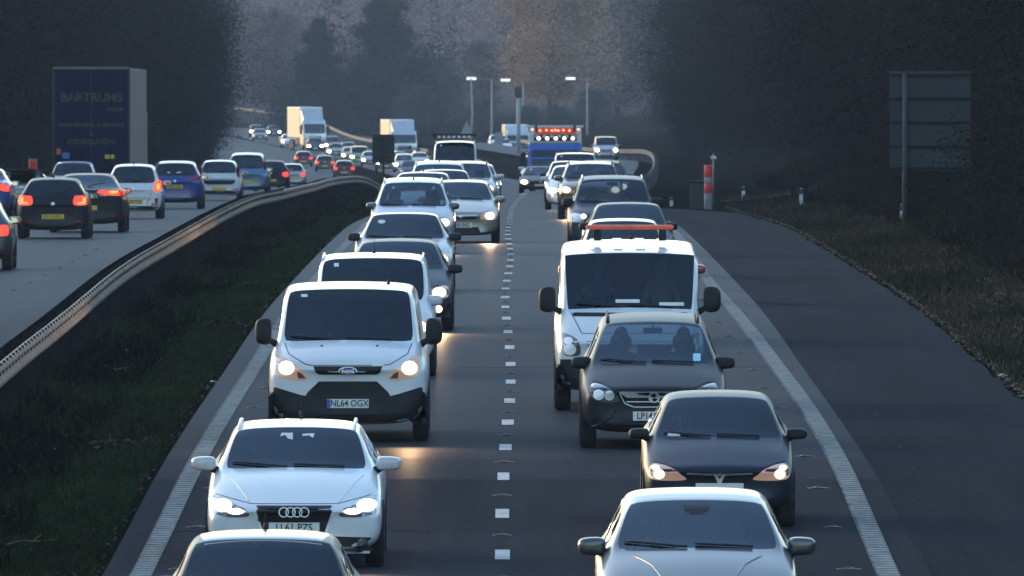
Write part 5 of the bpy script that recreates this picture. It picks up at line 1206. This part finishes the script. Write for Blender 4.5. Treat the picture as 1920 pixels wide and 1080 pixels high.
st_ = patch('permit_sticker', rect(.49, .585, 1.06, 1.15, .01), mat('sticker_blue', (.35, .6, .65), .5), r, bvh, 'front', .003, .004)
place(r, *at(153, 1226.7, 4.47), 'black people carrier with a chrome grille bar and round badge, two people in front', 'car', QB)
person_in(r, sp, -1, SH['dark'], M_hair, 'driver of the black people carrier in front of the white high van')
person_in(r, sp, 1, SH['grey'], M_hair, 'front passenger of the black people carrier', False)
# large white van
r, sp, bvh = lowlevel('bigvan', P['white'], True, wsmat=M_wsd, my=1.10, mz=1.47, mout=1.20, msize=(.21, .32), seal=.03)
patch('bumper', [(-.985, .70), (-.70, .70), (-.60, .66), (.60, .66), (.70, .70), (.985, .70), (.97, .30), (-.97, .30)], M_plas, r, bvh, 'front', .012, .04)
patch('bonnet_louvre', rect(-.76, .76, 1.255, 1.305, .02), M_trim, r, bvh, 'front', .006, .03)
HL = [(.67, .76), (.66, .86), (.70, .96), (.80, 1.02), (.92, 1.04), (.95, .92), (.90, .78), (.80, .74)]
headlamps(r, bvh, HL, None, [(.80, .83, .085, .075), (.82, .945, .06, .05)], M_dlens)
patch('grille', [(-.58, .94), (-.50, .68), (.50, .68), (.58, .94)], M_trim, r, bvh, 'front', .006, .03)
for z in (.75, .82, .89): line_strip('slat', r, bvh, [(-.50, z), (.50, z)], 'front', .014, M_plas)
patch('badge', ell(0, .84, .09, .09, 20), M_chrome, r, bvh, 'front', .03, .02, .04)
plate(r, bvh, 'front', .45); wiper(r, sp, bvh)
line_strip('bonnet_gap', r, bvh, [(-.78, 1.30), (-.64, 1.04), (.64, 1.04), (.78, 1.30)], 'front', .006)
for x in (-.45, -.15, .15, .45): patch('roof_rib', rect(x - .06, x + .06, -1.0, 2.5, .02), P['white'], r, bvh, 'top', .016, .02, .3)
antenna(r, .02, -1.2, 2.28, .14)
lb = MB().box(-.58, .60, -.30, -.10, 2.37, 2.43, bev=.02).build('beacon_bar', mat('beacon_orange', (.75, .10, .04), .35, noise=.1), r, angle=40)
for x in (-.42, .45): MB().box(x - .05, x + .05, -.26, -.14, 2.22, 2.375, bev=.01).build('beacon_foot', M_trim, lb)
for (a, b, z) in ((-.19, .13, 1.43), (.39, .72, 1.39)): patch('paper', rect(a, b, z, z + .045), M_plw, r, bvh, 'front', .003, .004)
place(r, *at(142, 1182, 5.6), 'large white van with an orange beacon bar on its ribbed roof and black mirrors', 'van', QB)
person_in(r, sp, -1, SH['blue'], M_hair, 'driver of the large white van with the orange beacon bar', dz=.0)
person_in(r, sp, 1, SH['hiv'], M_hairg, 'passenger of the large white van with the orange beacon bar', False)
# red car hidden behind the van
r, sp, bvh = lowlevel('suv', P['red'], False, mout=1.14, H=1.55, header=(1.9, 1.46), roofr=(4.0, 1.45)); std_front(r, sp, bvh, None); place(r, *at(121, 1186, 4.5), 'red car hidden behind the large white van, only a red wing mirror showing', 'car', QB)
# roof only
r, sp, bvh = lowlevel('hatch', P['silver'], True, W=1.7, H=1.5, header=(1.75, 1.42), roofr=(3.45, 1.40)); std_front(r, sp, bvh, None); place(r, *at(108, 1170, 3.95), 'silver car showing only its roof over the large white van', 'car', QB); HAT = r
# car above it
r, sp, bvh = lowlevel('hatch2', P['bluegrey'], True, mout=.95); std_front(r, sp, bvh, None); antenna(r, 0, 1.2, 1.46, .12); place(r, *at(97, 1179, 4.2), 'blue grey hatchback with a short roof aerial between the dark off-roader and the white van', 'car', QB); HA2 = r
# off-roader
r, sp, bvh = lowlevel('suv', P['bluegrey'], False, my=1.45, mout=1.07, msize=(.22, .19))
for n_ in r.children:
    if n_.name.startswith('wing_mirror'): n_.data.materials[0] = M_trim
std_front(r, sp, bvh, None, chrome=True)
for s in (1, -1): f = patch('side_lamp', ell(s*.62, .86, .06, .055), M_on, r, bvh, 'front', .03, .01, .04)
rails(r, bvh, sp, P['silver'], .64, -.3, 1.7)
place(r, *at(88, 1149, 4.5), 'dark blue grey off-roader with silver roof rails and clear view through its windows', 'car', QB); SUV = r
# bronze off-roader
r, sp, bvh = lowlevel('suv', P['bronze'], False, L=4.3, W=1.80, H=1.62, header=(1.8, 1.52), roofr=(3.9, 1.52), rglass=(4.15, 1.1), tail=(4.2, 1.0), wb=(.85, 3.4), my=1.4)
std_front(r, sp, bvh, 'beam'); rails(r, bvh, sp, M_trim, .60, -.3, 1.5)
place(r, *at(68, 1108, 4.3), 'bronze coloured off-roader with a glaring headlight behind the dark off-roader', 'car', QB); BRZ = r

def recolor(o, p):
    for c in o.children:
        if c.name.startswith(('body', 'wing_mirror', 'roof_rail')) and c.data.materials and c.data.materials[0].name.startswith('paint'):
            c.material_slots[0].link = 'OBJECT'; c.material_slots[0].material = P[p]
def strip_beams(o):
    for c in list(o.children):
        for k in list(c.children):
            if k.type == 'LIGHT': bpy.data.objects.remove(k)
def clone(src, col_, s, x, L, label, cat='car', group=QA, away=False, name='car', sc=1.0, zsc=1.0, clampx=None):
    o = copy_tree(src); strip_beams(o); D, X = at(s, x, L)
    if clampx: X = max(XC(D) + clampx[0], min(XC(D) + clampx[1], X))
    place(o, D, X, label, cat, group, away, name)
    if sc != 1 or zsc != 1: o.scale = (sc, sc, sc * zsc)
    if col_: recolor(o, col_)
    if s < 62:
        for c in o.children:
            for b_ in c.children:
                if b_.name.startswith('bulb') and b_.material_slots[0].material == M_on: b_.material_slots[0].link = 'OBJECT'; b_.material_slots[0].material = M_far
    return o
# lit generic sources: SAL, MPV, EST, BRZ, ROOT_SV are lit; HAT, HA2, SUV unlit
clone(HA2, 'silver', 76, 792, 4.2, 'pale roofed hatchback just beyond the pale people carrier, lowest of the stacked roofs')
clone(SAL, 'champagne', 73, 830, 4.7, 'pinkish beige saloon second in the stack of roofs beyond the people carrier')
clone(MPV, 'silver', 70, 822, 4.5, 'silver people carrier, topmost long roof of the stack beyond the pale people carrier')
clone(BRZ, 'silver', 66, 873, 4.3, 'silver off-roader with black mirrors right of the stacked roofs')
clone(EST, 'white', 55, 890, 4.5, 'white car with a glaring low headlight beside the central lane dashes')
o = clone(ROOT_SV, 'iceblue', 50, 853, 4.38, 'tall pale van with a black light bar across its roof', 'van', zsc=1.26, name='van')
k = MB(); k.box(-.80, .80, -.7, -.5, 2.34/1.26, 2.44/1.26, bev=.02); k.tube([(-.78, -.6, 1.80), (-.78, -.6, 1.95)], .08, 8); k.build('light_bar', M_trim, o); 
m = MB()
for i in range(7): m.box(-.66 + .19*i, -.55 + .19*i, -.72, -.66, 2.28/1.26, 2.36/1.26)
m.build('bar_lamps', M_plw, o)
clone(HAT, 'white', 17, 930, 3.95, 'pale car far away at the junction, left of the white lorry', group=QF); clone(HA2, 'white', 17.6, 944, 4.2, 'white car far away at the junction right beside the white lorry', group=QF)
clone(BRZ, 'bluegrey', 63, 1126, 4.3, 'dark roofed car behind the right shoulder of the bronze off-roader', group=QB)
clone(EST, 'white', 59, 1075, 4.5, 'white saloon with round bright headlights beyond the bronze off-roader', group=QB)
clone(HAT, 'white', 53, 1066, 3.95, 'white car showing one mirror left of the pale van in the right lane', group=QB)
clone(ROOT_SV, 'white', 49, 1079, 4.38, 'white topped van in front of the blue lorry', 'van', QB, name='van')
clone(ROOT_SV, 'offwhite', 38.5, 1011, 4.38, 'pale van peeping out left of the blue lorry', 'van', QB, name='van')
clone(SAL, 'black', 44, 1014, 4.7, 'dark car with two headlights low down left of the blue lorry', group=QB, zsc=.8)
v_ = clone(ROOT_SV, 'silver', 25.5, 1136, 4.38, 'grey blue van with warm headlights coming down the slip road', 'van', QF, name='van'); v_.location.z += rise(v_.location.y) + .03

# ------------------------------------------------------------------ lorries
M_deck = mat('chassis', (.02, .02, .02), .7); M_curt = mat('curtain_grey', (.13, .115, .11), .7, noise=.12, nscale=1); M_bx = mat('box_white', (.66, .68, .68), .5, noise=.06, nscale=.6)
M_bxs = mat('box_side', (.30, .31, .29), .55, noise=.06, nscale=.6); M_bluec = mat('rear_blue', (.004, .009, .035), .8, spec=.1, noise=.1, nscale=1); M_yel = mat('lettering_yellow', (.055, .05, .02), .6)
M_glo = mat('orange_marker', (1, .4, .15), .4, emit=(1, .22, .08), estr=.8); M_cold = mat('spot_lamp', (1, 1, 1), .4, emit=(.9, .95, 1), estr=1)
def lorry(cabm, boxm, sidem, H=3.9, L=9.5, cabh=3.0, deflect=True, lit=True, W=2.5):
    r = empty('lorry'); y0 = -L/2; w2 = W/2
    # cab: rounded shell from cross-sections seen from the side
    prof = [(0.10, .45), (.02, .9), (.0, 1.3), (.10, 1.75), (.42, cabh - .32), (.58, cabh - .05), (.8, cabh), (2.1, cabh), (2.1, .6), (.4, .5)]
    vs = []; n = len(prof)
    for (x, k) in ((-w2, .10), (-w2 + .12, 0), (-w2*.5, -.05), (w2*.5, -.05), (w2 - .12, 0), (w2, .10)):
        for (y, z) in prof: vs.append((x, y0 + y + (k if y < 1 else 0), z))
    fs = [(i*n + j, i*n + (j+1) % n, (i+1)*n + (j+1) % n, (i+1)*n + j) for i in range(5) for j in range(n)] + [tuple(range(n))[::-1], tuple(5*n + j for j in range(n))]
    cab = MB().add(vs, fs).build('cab', cabm, r, angle=35); bv = BVHTree.FromPolygons([v.co.copy() for v in cab.data.vertices], [tuple(p.vertices) for p in cab.data.polygons])
    patch('windscreen', rect(-w2*.90, w2*.90, cabh - 1.22, cabh - .36, .08), mat('lorry_glass', (.012, .02, .03), .1, coat=.2), r, bv, 'front', .01, .02, .2)
    for s in (1, -1): patch('side_window', [(y0 + .55, 1.85), (y0 + 1.45, 1.85), (y0 + 1.45, cabh - .35), (y0 + .75, cabh - .35)], MATS['lorry_glass'], r, bv, 'right' if s > 0 else 'left', .01, .02, .3)
    patch('grille', rect(-w2*.55, w2*.55, .85, cabh - 1.45, .06), M_trim, r, bv, 'front', .01, .02, .2)
    for z in (1.0, 1.2, 1.4): line_strip('slat', r, bv, [(-w2*.5, z), (w2*.5, z)], 'front', .025, cabm)
    patch('bumper', rect(-w2*.95, w2*.95, .42, .72, .05), M_plas, r, bv, 'front', .04, .06, .2)
    for s in (1, -1):
        h = patch('headlight', rect(*sorted((s*w2*.62, s*w2*.92)), .60, .80, .03), M_refl, r, bv, 'front', .055, .03)
        if lit: patch('bulb', ell(s*w2*.78, .70, .11, .09), M_on, h, bv, 'front', .07, .01, .05)
        a = MB().tube([(s*w2, y0 + .4, cabh - .45), (s*(w2 + .25), y0 + .25, cabh - .45), (s*(w2 + .25), y0 + .25, cabh - 1.3), (s*w2, y0 + .4, cabh - 1.3)], .025, 6).build('mirror_arm', M_trim, r)
        MB().box(s*(w2 + .13) - .0, s*(w2 + .13) + (.24 if s > 0 else -.24), y0 + .2, y0 + .36, cabh - 1.25, cabh - .5, bev=.03).build('mirror_head', M_trim, a) if s > 0 else MB().box(-(w2 + .37), -(w2 + .13), y0 + .2, y0 + .36, cabh - 1.25, cabh - .5, bev=.03).build('mirror_head', M_trim, a)
        MB().box(*sorted((s*(w2 - .0), s*(w2 - .25))), y0 + .35, y0 + 1.6, .35, .62, bev=.03).build('step', M_trim, r)
    MB().box(-w2, w2, y0 + 2.35, y0 + L, 1.15, H, bev=.03).build('box_body', [boxm], r)
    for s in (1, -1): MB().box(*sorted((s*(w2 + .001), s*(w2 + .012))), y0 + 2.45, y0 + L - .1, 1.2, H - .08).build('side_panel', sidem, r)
    if deflect: MB().add([(-w2*.85, y0 + .75, cabh), (w2*.85, y0 + .75, cabh), (w2*.95, y0 + 2.1, H - .1), (-w2*.95, y0 + 2.1, H - .1), (-w2*.95, y0 + 2.1, cabh), (w2*.95, y0 + 2.1, cabh)], [(0, 1, 2, 3), (0, 3, 4), (1, 5, 2), (3, 2, 5, 4), (0, 4, 5, 1)]).build('wind_deflector', cabm, r)
    MB().box(-.45, .45, y0 + .8, y0 + L - .2, .6, 1.15).build('chassis', M_deck, r)
    for y in (y0 + 1.35, y0 + L - 2.6, y0 + L - 1.3):
        for s in (1, -1):
            wo = MB().lathe([(.3, -.14), (.47, -.14), (.5, -.1), (.5, .1), (.47, .14), (.3, .14)], 24).build('wheel', M_tyre, r, loc=(s*(w2 - .17), y, .5), angle=40); MB().lathe([(.29, s*.0), (.29, s*.12), (.12, s*.06)], 16).build('rim', M_rim, wo)
    return r, bv
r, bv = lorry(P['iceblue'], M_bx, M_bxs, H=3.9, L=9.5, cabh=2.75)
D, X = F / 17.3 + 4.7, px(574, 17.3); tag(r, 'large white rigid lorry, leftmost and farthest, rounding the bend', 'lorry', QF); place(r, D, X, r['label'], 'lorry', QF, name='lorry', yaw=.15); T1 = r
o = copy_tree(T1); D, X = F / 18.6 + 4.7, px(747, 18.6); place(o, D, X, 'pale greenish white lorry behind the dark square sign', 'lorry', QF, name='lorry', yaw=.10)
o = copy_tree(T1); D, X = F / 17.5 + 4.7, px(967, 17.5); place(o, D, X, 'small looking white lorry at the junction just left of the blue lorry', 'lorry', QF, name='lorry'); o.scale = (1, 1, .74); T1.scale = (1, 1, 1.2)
# blue lorry with lamps
r, bv = lorry(P['lorry'], M_deck, M_deck, H=2.4, L=8.0, cabh=2.55, deflect=False); y0 = -4.0
MB().box(-1.22, 1.22, y0 + .55, y0 + 2.0, 2.5, 3.45, bev=.08).build('roof_pod', P['white'], r, angle=30)
MB().box(-1.36, 1.32, y0 + .45, y0 + .75, 3.38, 3.50, bev=.02).build('roof_visor', P['iceblue'], r)
sb = MB().box(-1.0, 1.0, y0 + .49, y0 + .56, 2.68, 3.02).build('lamp_board', M_trim, r)
for i in range(5): MB().lathe([(.06, 0), (.085, -.03), (.075, -.05)], 12, 'y', (-.78 + .40*i, y0 + .49, 2.80)).build('spot_lamp', M_cold, sb)
for i in range(6): MB().box(-.95 + .34*i, -.75 + .34*i, y0 + .47, y0 + .49, 2.86, 2.98).build('spot_glass', M_refl, sb)
nb = MB().box(-.95, .95, y0 + .50, y0 + .56, 3.06, 3.34).build('name_board', mat('board_red', (.25, .02, .02), .4, emit=(1, .08, .04), estr=.07), r)
for i, x in enumerate((-.72, -.42, -.16, 0, .14, .38, .66)): MB().lathe([(.05, 0), (.06, -.03), (.04, -.04)], 10, 'y', (x, y0 + .49, 3.22 + .02 * (i % 2))).build('marker_lamp', M_glo, nb)
for x in (-1.08, 1.08): MB().lathe([(.05, 0), (.07, -.03), (.05, -.04)], 10, 'y', (x, y0 + .53, 3.28)).build('marker_lamp', M_dim, r)
for x in (-.9, .9): MB().tube([(x, y0 + .42, 3.15), (x, y0 + .42, 3.50)], .05, 8).build('horn_post', M_trim, r)
place(r, F / 40 + 4, px(1041, 40), 'blue lorry with a white roof pod carrying orange marker lamps and white spotlights', 'lorry', QB, name='lorry'); r.scale = (1, 1, .88)
# blue curtainsider seen from behind
r = empty('lorry'); L = 13.6; w2 = 1.27; H = 4.62; yR = L / 2      # local +y is the rear end once turned round? keep it unturned: rear faces the camera at -y
MB().box(-w2, w2, -yR + .05, yR, 1.1, H - .02, bev=.02).build('trailer_box', M_curt, r)
rd = MB().box(-w2 + .03, w2 - .03, -yR, -yR + .05, 1.12, H - .06, bev=.01).build('rear_door', M_bluec, r)
for s in (1, -1): MB().box(*sorted((s*(w2 - .06), s*(w2 + .006))), -yR - .01, -yR + .06, 1.1, H, bev=.005).build('rear_post', M_deck, r)
MB().box(-w2, w2, -yR - .01, -yR + .06, H - .06, H + .02, bev=.005).build('rear_header', M_curt, r)
for x in (-.62, -.32, .32, .62): MB().tube([(x, -yR - .02, 1.2), (x, -yR - .02, H - .15)], .018, 6).build('lock_bar', M_bluec, rd, True)
MB().box(-.012, .012, -yR - .012, -yR, 1.2, H - .1).build('door_gap', M_deck, rd)
for (t_, sz_, z_, sx_, x_) in (('BARTRUMS', .40, 3.62, 1.02, 0), ('GROUP', .16, 3.24, 1, .78), ('WAREHOUSING TRANSPORT', .165, 2.72, 1.0, 0), ('&', .18, 2.44, 1, 0), ('DISTRIBUTION', .235, 2.16, 1.0, 0)):
    textmesh(t_, 'lettering', M_yel, rd, sz_, (x_, -yR - .006, z_), sx=sx_, bold=.004)
MB().box(.45, .75, -yR - .01, -yR, 1.62, 1.75).build('warning_plate', M_ply, rd); MB().box(-.95, -.72, -yR - .01, -yR, 1.62, 1.82).build('blue_plate', mat('plate_cyan', (.04, .12, .4), .5), rd)
MB().box(-1.15, -1.0, -yR - .01, -yR, 1.75, 1.95).build('red_plate', M_red, rd)
for s in (1, -1): MB().box(*sorted((s*.55, s*1.15)), -yR - .03, -yR + .02, .95, 1.08, bev=.01).build('tail_light', M_redon, r)
MB().box(-w2, w2, -yR + .02, -yR + .2, .5, .62, bev=.02).build('rear_bumper', M_deck, r); MB().box(-.5, .5, -yR + .3, yR - .2, .7, 1.1).build('chassis', M_deck, r)
MB().box(-w2 - .004, w2 + .004, -yR + .3, yR - .3, 1.08, 1.28).build('side_rave', M_deck, r)
for y in (-yR + 1.6, -yR + 2.9, -yR + 4.2, yR + .2, yR + 2.2):
    for s in (1, -1):
        wo = MB().lathe([(.3, -.14), (.47, -.14), (.5, -.1), (.5, .1), (.47, .14), (.3, .14)], 24).build('wheel', M_tyre, r, loc=(s*(w2 - .17), y, .5), angle=40); MB().lathe([(.29, 0), (.29, s*.12), (.12, s*.06)], 16).build('rim', M_rim, wo)
MB().box(-1.2, 1.2, yR + .4, yR + 2.6, .6, 3.3, bev=.15).build('cab', P['navy'], r)
for s in (1, -1): mm_ = MB().box(*sorted((s*1.32, s*1.58)), yR + 2.3, yR + 2.45, 1.9, 2.75, bev=.04).build('cab_mirror', M_trim, r); MB().tube([(s*1.2, yR + 2.4, 2.6), (s*1.4, yR + 2.4, 2.6)], .03, 6).build('mirror_arm', M_trim, mm_)
D = F / 57 + L / 2; place(r, D, px(177, 57), 'dark blue curtain sided lorry seen from behind, yellow lettering on its rear doors', 'lorry', QC, name='lorry', yaw=-.012)

# ------------------------------------------------------------------ leaving traffic (seen from behind)
def away(kind, pm, s, x, label, trim=False, lit=None, poly=None, hot=None, pz=.72, txt=None, extra=None, darklow=True, badge=True, pl=True, **ov):
    r, sp, bvh = lowlevel(kind, pm, trim, **ov); std_rear(r, sp, bvh, lit, poly, hot, pz, txt, darklow, badge, pl)
    # the front end too, so the car is whole
    headlamps(r, bvh, [(sp['W2']*.50, sp['hf'][1] - .14), (sp['W2']*.56, sp['hf'][1] - .05), (sp['W2']*.87, sp['hf'][1] + .02), (sp['W2']*.90, sp['hf'][1] - .15)])
    if extra: extra(r, sp, bvh)
    place(r, *at(s, x, sp['L']), label, 'car', QC, True); return r
def polo_x(r, sp, bvh):
    for s in (1, -1):
        t = patch('brake_lamp', rect(*sorted((s*.58, s*.74)), .82, .86, .01), M_brake, r, bvh, 'rear', .02, .01); patch('brake_lamp', rect(*sorted((s*.70, s*.76)), .82, .97, .01), M_brake, r, bvh, 'rear', .021, .01)
    antenna(r, 0, 1.3, 1.45, .15)
away('hatch', P['black'], 80, 99, 'black small hatchback with square lit tail lamps, nearest whole car on the far carriageway', False, True,
     [(.50, .80), (.50, .98), (.60, 1.01), (.78, 1.0), (.80, .90), (.79, .80)], None, .52, 'EY13 UXL', polo_x, rtint=False)
away('saloon', P['black'], 77, 162, 'dark saloon with yellow glowing brake lamps just beyond the black hatchback', False, True,
     [(.30, .95), (.30, 1.02), (.60, 1.06), (.88, 1.04), (.90, .92), (.62, .90)], (.66, .985, .12, .035), .60, None, lambda r, sp, bvh: (line_strip('chrome_strip', r, bvh, [(-.5, .90), (.5, .90)], 'rear', .012, M_chrome), antenna(r, 0, -.9, 1.46, .10)), L=4.8, W=1.86, tail=(4.7, 1.05))
def pic_x(r, sp, bvh):
    for s in (1, -1): patch('bumper_lamp', [(s*.60, .45), (s*.60, .58), (s*.69, .57), (s*.68, .44)] if s > 0 else [(s*.68, .44), (s*.69, .57), (s*.60, .58), (s*.60, .45)], M_red, r, bvh, 'rear', .012, .02)
    line_strip('bumper_crease', r, bvh, [(-.38, .40), (-.45, .58), (.45, .58), (.38, .40)], 'rear', .01, P['grey']); antenna(r, 0, 1.2, 1.54, .08)
away('hatch', P['white'], 67, 250, 'white tall hatchback with a lit upright tail lamp and yellow plate', False, True,
     [(.60, .76), (.60, .98), (.68, 1.06), (.78, 1.05), (.77, .80), (.70, .75)], (.69, .90, .05, .10), .47, 'BU58 TTO', pic_x, L=3.6, W=1.6, H=1.56, header=(1.7, 1.47), roofr=(3.25, 1.45), rglass=(3.48, .98), tail=(3.5, .92), pillars=[2.0, 2.7], wb=(.7, 3.0))
away('mpv', P['blue'], 58, 328, 'deep blue hatchback with unlit slanted tail lamps and amber yellow plate', False, None,
     [(.44, .95), (.50, 1.01), (.80, 1.08), (.84, 1.0), (.62, .93)], None, .72, 'NJ06 HXS', lambda r, sp, bvh: [patch('sticker', rect(a, b, 1.16, 1.20), M_plw, r, bvh, 'rear', .01, .005) for a, b in ((-.22, -.06), (.16, .24))], L=4.28, W=1.77, H=1.58, header=(1.8, 1.47), roofr=(3.8, 1.46), rglass=(4.12, 1.06), tail=(4.18, 1.0), wb=(.85, 3.4))
away('hatch', P['white'], 51.5, 411, 'white small hatchback with a black band across its tailgate and dark red side lamps', False, None,
     [(.66, .86), (.62, 1.18), (.70, 1.24), (.78, .90), (.74, .82)], None, .42, None, lambda r, sp, bvh: patch('black_band', [(-.55, .62), (-.6, .74), (.6, .74), (.55, .62), (.4, .58), (-.4, .58)], M_trim, r, bvh, 'rear', .01, .02), L=3.43, W=1.63, H=1.50, header=(1.5, 1.42), cowl=(.8, .95), roofr=(3.1, 1.40), rglass=(3.3, .98), tail=(3.33, .92), pillars=[1.8, 2.5], wb=(.6, 2.9))
away('mpv', P['teal'], 46, 463, 'blue grey people carrier with a high lit tail lamp beyond the white small hatchback', False, None,
     [(.70, 1.05), (.68, 1.35), (.76, 1.36), (.82, 1.08)], None, .55, None, lambda r, sp, bvh: patch('brake_lamp', rect(.68, .80, 1.12, 1.34, .02), M_redon, r, bvh, 'rear', .03, .01), H=1.74, header=(1.75, 1.62), roofr=(4.05, 1.62), rglass=(4.3, 1.05))
HR = away('hatch', P['black'], 40.5, 508, 'dark hatchback with one red lamp beyond the people carrier', False, True, None, None, .5)
def cclone(src, col_, s, x, label, L=3.95, **k): return clone(src, col_, s, x, L, label, 'car', QC, True, **k)
cclone(HR, 'silver', 32, 546, 'small pale roofed car just above the barrier beyond the dark hatchback')
cclone(HR, 'maroon', 20.3, 568, 'small far maroon hatchback with two red lamps, alone on the far carriageway', clampx=(-16, -8.8))
cclone(HR, 'grey', 21.5, 617, 'small far grey car with a red lamp, left of the pair near the crest', clampx=(-16, -8.8))
cclone(HR, 'maroon', 24.0, 645, 'small far dark car with two pink red lamps, right of the pair near the crest', clampx=(-16, -8.6))
# slow lane: left-edge cars, soft top, white hatch
away('hatch2', P['grey'], 94, -64, 'grey car cut off by the left edge with a mirror sticking out', False, True, None, None, .7)
away('saloon', P['blue'], 68, -40, 'dark blue car cut off by the left edge with one red lamp showing', False, True, None, None, .6)
def soft(r, sp, bvh):
    top = patch('soft_top', [(-.50, -.7), (.50, -.7), (.58, .2), (.60, .95), (-.60, .95), (-.58, .2)], mat('soft_top_cloth', (.02, .022, .025), .9, noise=.2), r, bvh, 'top', .012, .03, .12)
    patch('soft_top_edge', [(-.66, 1.12), (-.60, 1.33), (-.3, 1.38), (.3, 1.38), (.60, 1.33), (.66, 1.12), (.58, 1.12), (.52, 1.27), (-.52, 1.27), (-.58, 1.12)], MATS['soft_top_cloth'], r, bvh, 'rear', .012, .03)
    for i in range(5): line_strip('engine_vent', r, bvh, [(-.42, .90 + .014*i), (.42, .90 + .014*i)], 'rear', .006, M_trim)
away('saloon', P['iceblue'], 64, 40, 'silver roadster with a black soft top behind the black hatchback', False, None,
     [(.55, .72), (.60, .84), (.86, .86), (.88, .74)], None, .55, None, soft, L=4.3, W=1.79, H=1.36, cowl=(1.25, .88), header=(1.95, 1.25), roofr=(2.95, 1.26), rglass=(3.65, .95), tail=(4.15, .92), belt=.86, belt2=.92, wb=(.85, 3.4), pillars=[])
away('hatch', P['white'], 58, 137, 'white rounded hatchback with an oval rear window in front of the blue lorry', False, None,
     [(.62, .95), (.60, 1.15), (.68, 1.2), (.80, 1.0)], None, .5, None, lambda r, sp, bvh: (antenna(r, 0, 1.2, 1.55, .1),), L=4.0, W=1.7, H=1.57, header=(1.8, 1.48), roofr=(3.3, 1.47), rglass=(3.8, 1.06), tail=(3.88, .98), wr=.64)

# ------------------------------------------------------------------ distant oncoming cars
CL = (-3.2, 3.2)
for (src, L, col_, s, x, lab) in (
    (EST, 4.5, 'white', 16.8, 506, 'far white car with two headlights, left of the first lorry'), (BRZ, 4.3, 'black', 15.4, 480, 'far dark car, leftmost pair of headlights at the bend'),
    (HA2, 4.2, 'grey', 15.9, 468, 'far dim car at the very left of the bend'), (SAL, 4.7, 'black', 15.2, 512, 'far dark car farthest away behind the white one at the bend'),
    (MPV, 4.5, 'black', 17.6, 545, 'far grey car below the first lorry, its left headlight bright'), (SAL, 4.7, 'grey', 18.4, 569, 'far grey saloon below the cab of the first lorry'),
    (EST, 4.5, 'maroon', 19.2, 607, 'far dark red grey car between the two lorries, left one'), (MPV, 4.5, 'bluegrey', 17.4, 622, 'far blue grey people carrier right behind the dark red grey car'),
    (ROOT_SV, 4.38, 'green', 19.8, 657, 'far green van with three lamps in the middle of the bend'), (SAL, 4.7, 'champagne', 18.2, 652, 'far beige car above the green van'),
    (EST, 4.5, 'grey', 20.3, 694, 'far grey car left of the dark square sign'), (BRZ, 4.3, 'bronze', 21.6, 698, 'far brownish car below the grey one, left of the dark square sign'),
    (MPV, 4.5, 'silver', 21.8, 757, 'far silver people carrier right of the dark square sign'), (SAL, 4.7, 'grey', 20.4, 748, 'far grey car behind the silver people carrier and below the second lorry'),
    (EST, 4.5, 'champagne', 20.6, 786, 'far beige car right of the second lorry'), (HA2, 4.2, 'bluegrey', 24.5, 762, 'dark car just beyond the crest behind the mirror of the pale people carrier')):
    o = clone(src, col_, s, x, L, lab, 'van' if src is ROOT_SV else 'car', QF, name='van' if src is ROOT_SV else 'car', clampx=(-3.6, 3.6))

# ------------------------------------------------------------------ haze
hz = MB().box(-460, 440, -70, 4400, -20, 75).build('haze', None)
hm = bpy.data.materials.new('haze'); hm.use_nodes = True; N = hm.node_tree.nodes; N.remove(N['Principled BSDF']); v = N.new('ShaderNodeVolumePrincipled')
v.inputs['Color'].default_value = (.44, .55, .74, 1); v.inputs['Density'].default_value = .000095; v.inputs['Anisotropy'].default_value = 0
hm.node_tree.links.new(v.outputs[0], N['Material Output'].inputs['Volume']); hz.data.materials.clear(); hz.data.materials.append(hm); tag(hz, 'thin blue evening haze over the whole road', kind='stuff')

for o in bpy.data.objects:
    if o.get('label') and len(o['label'].split()) > 16: print('LONG', len(o['label'].split()), o['label'])
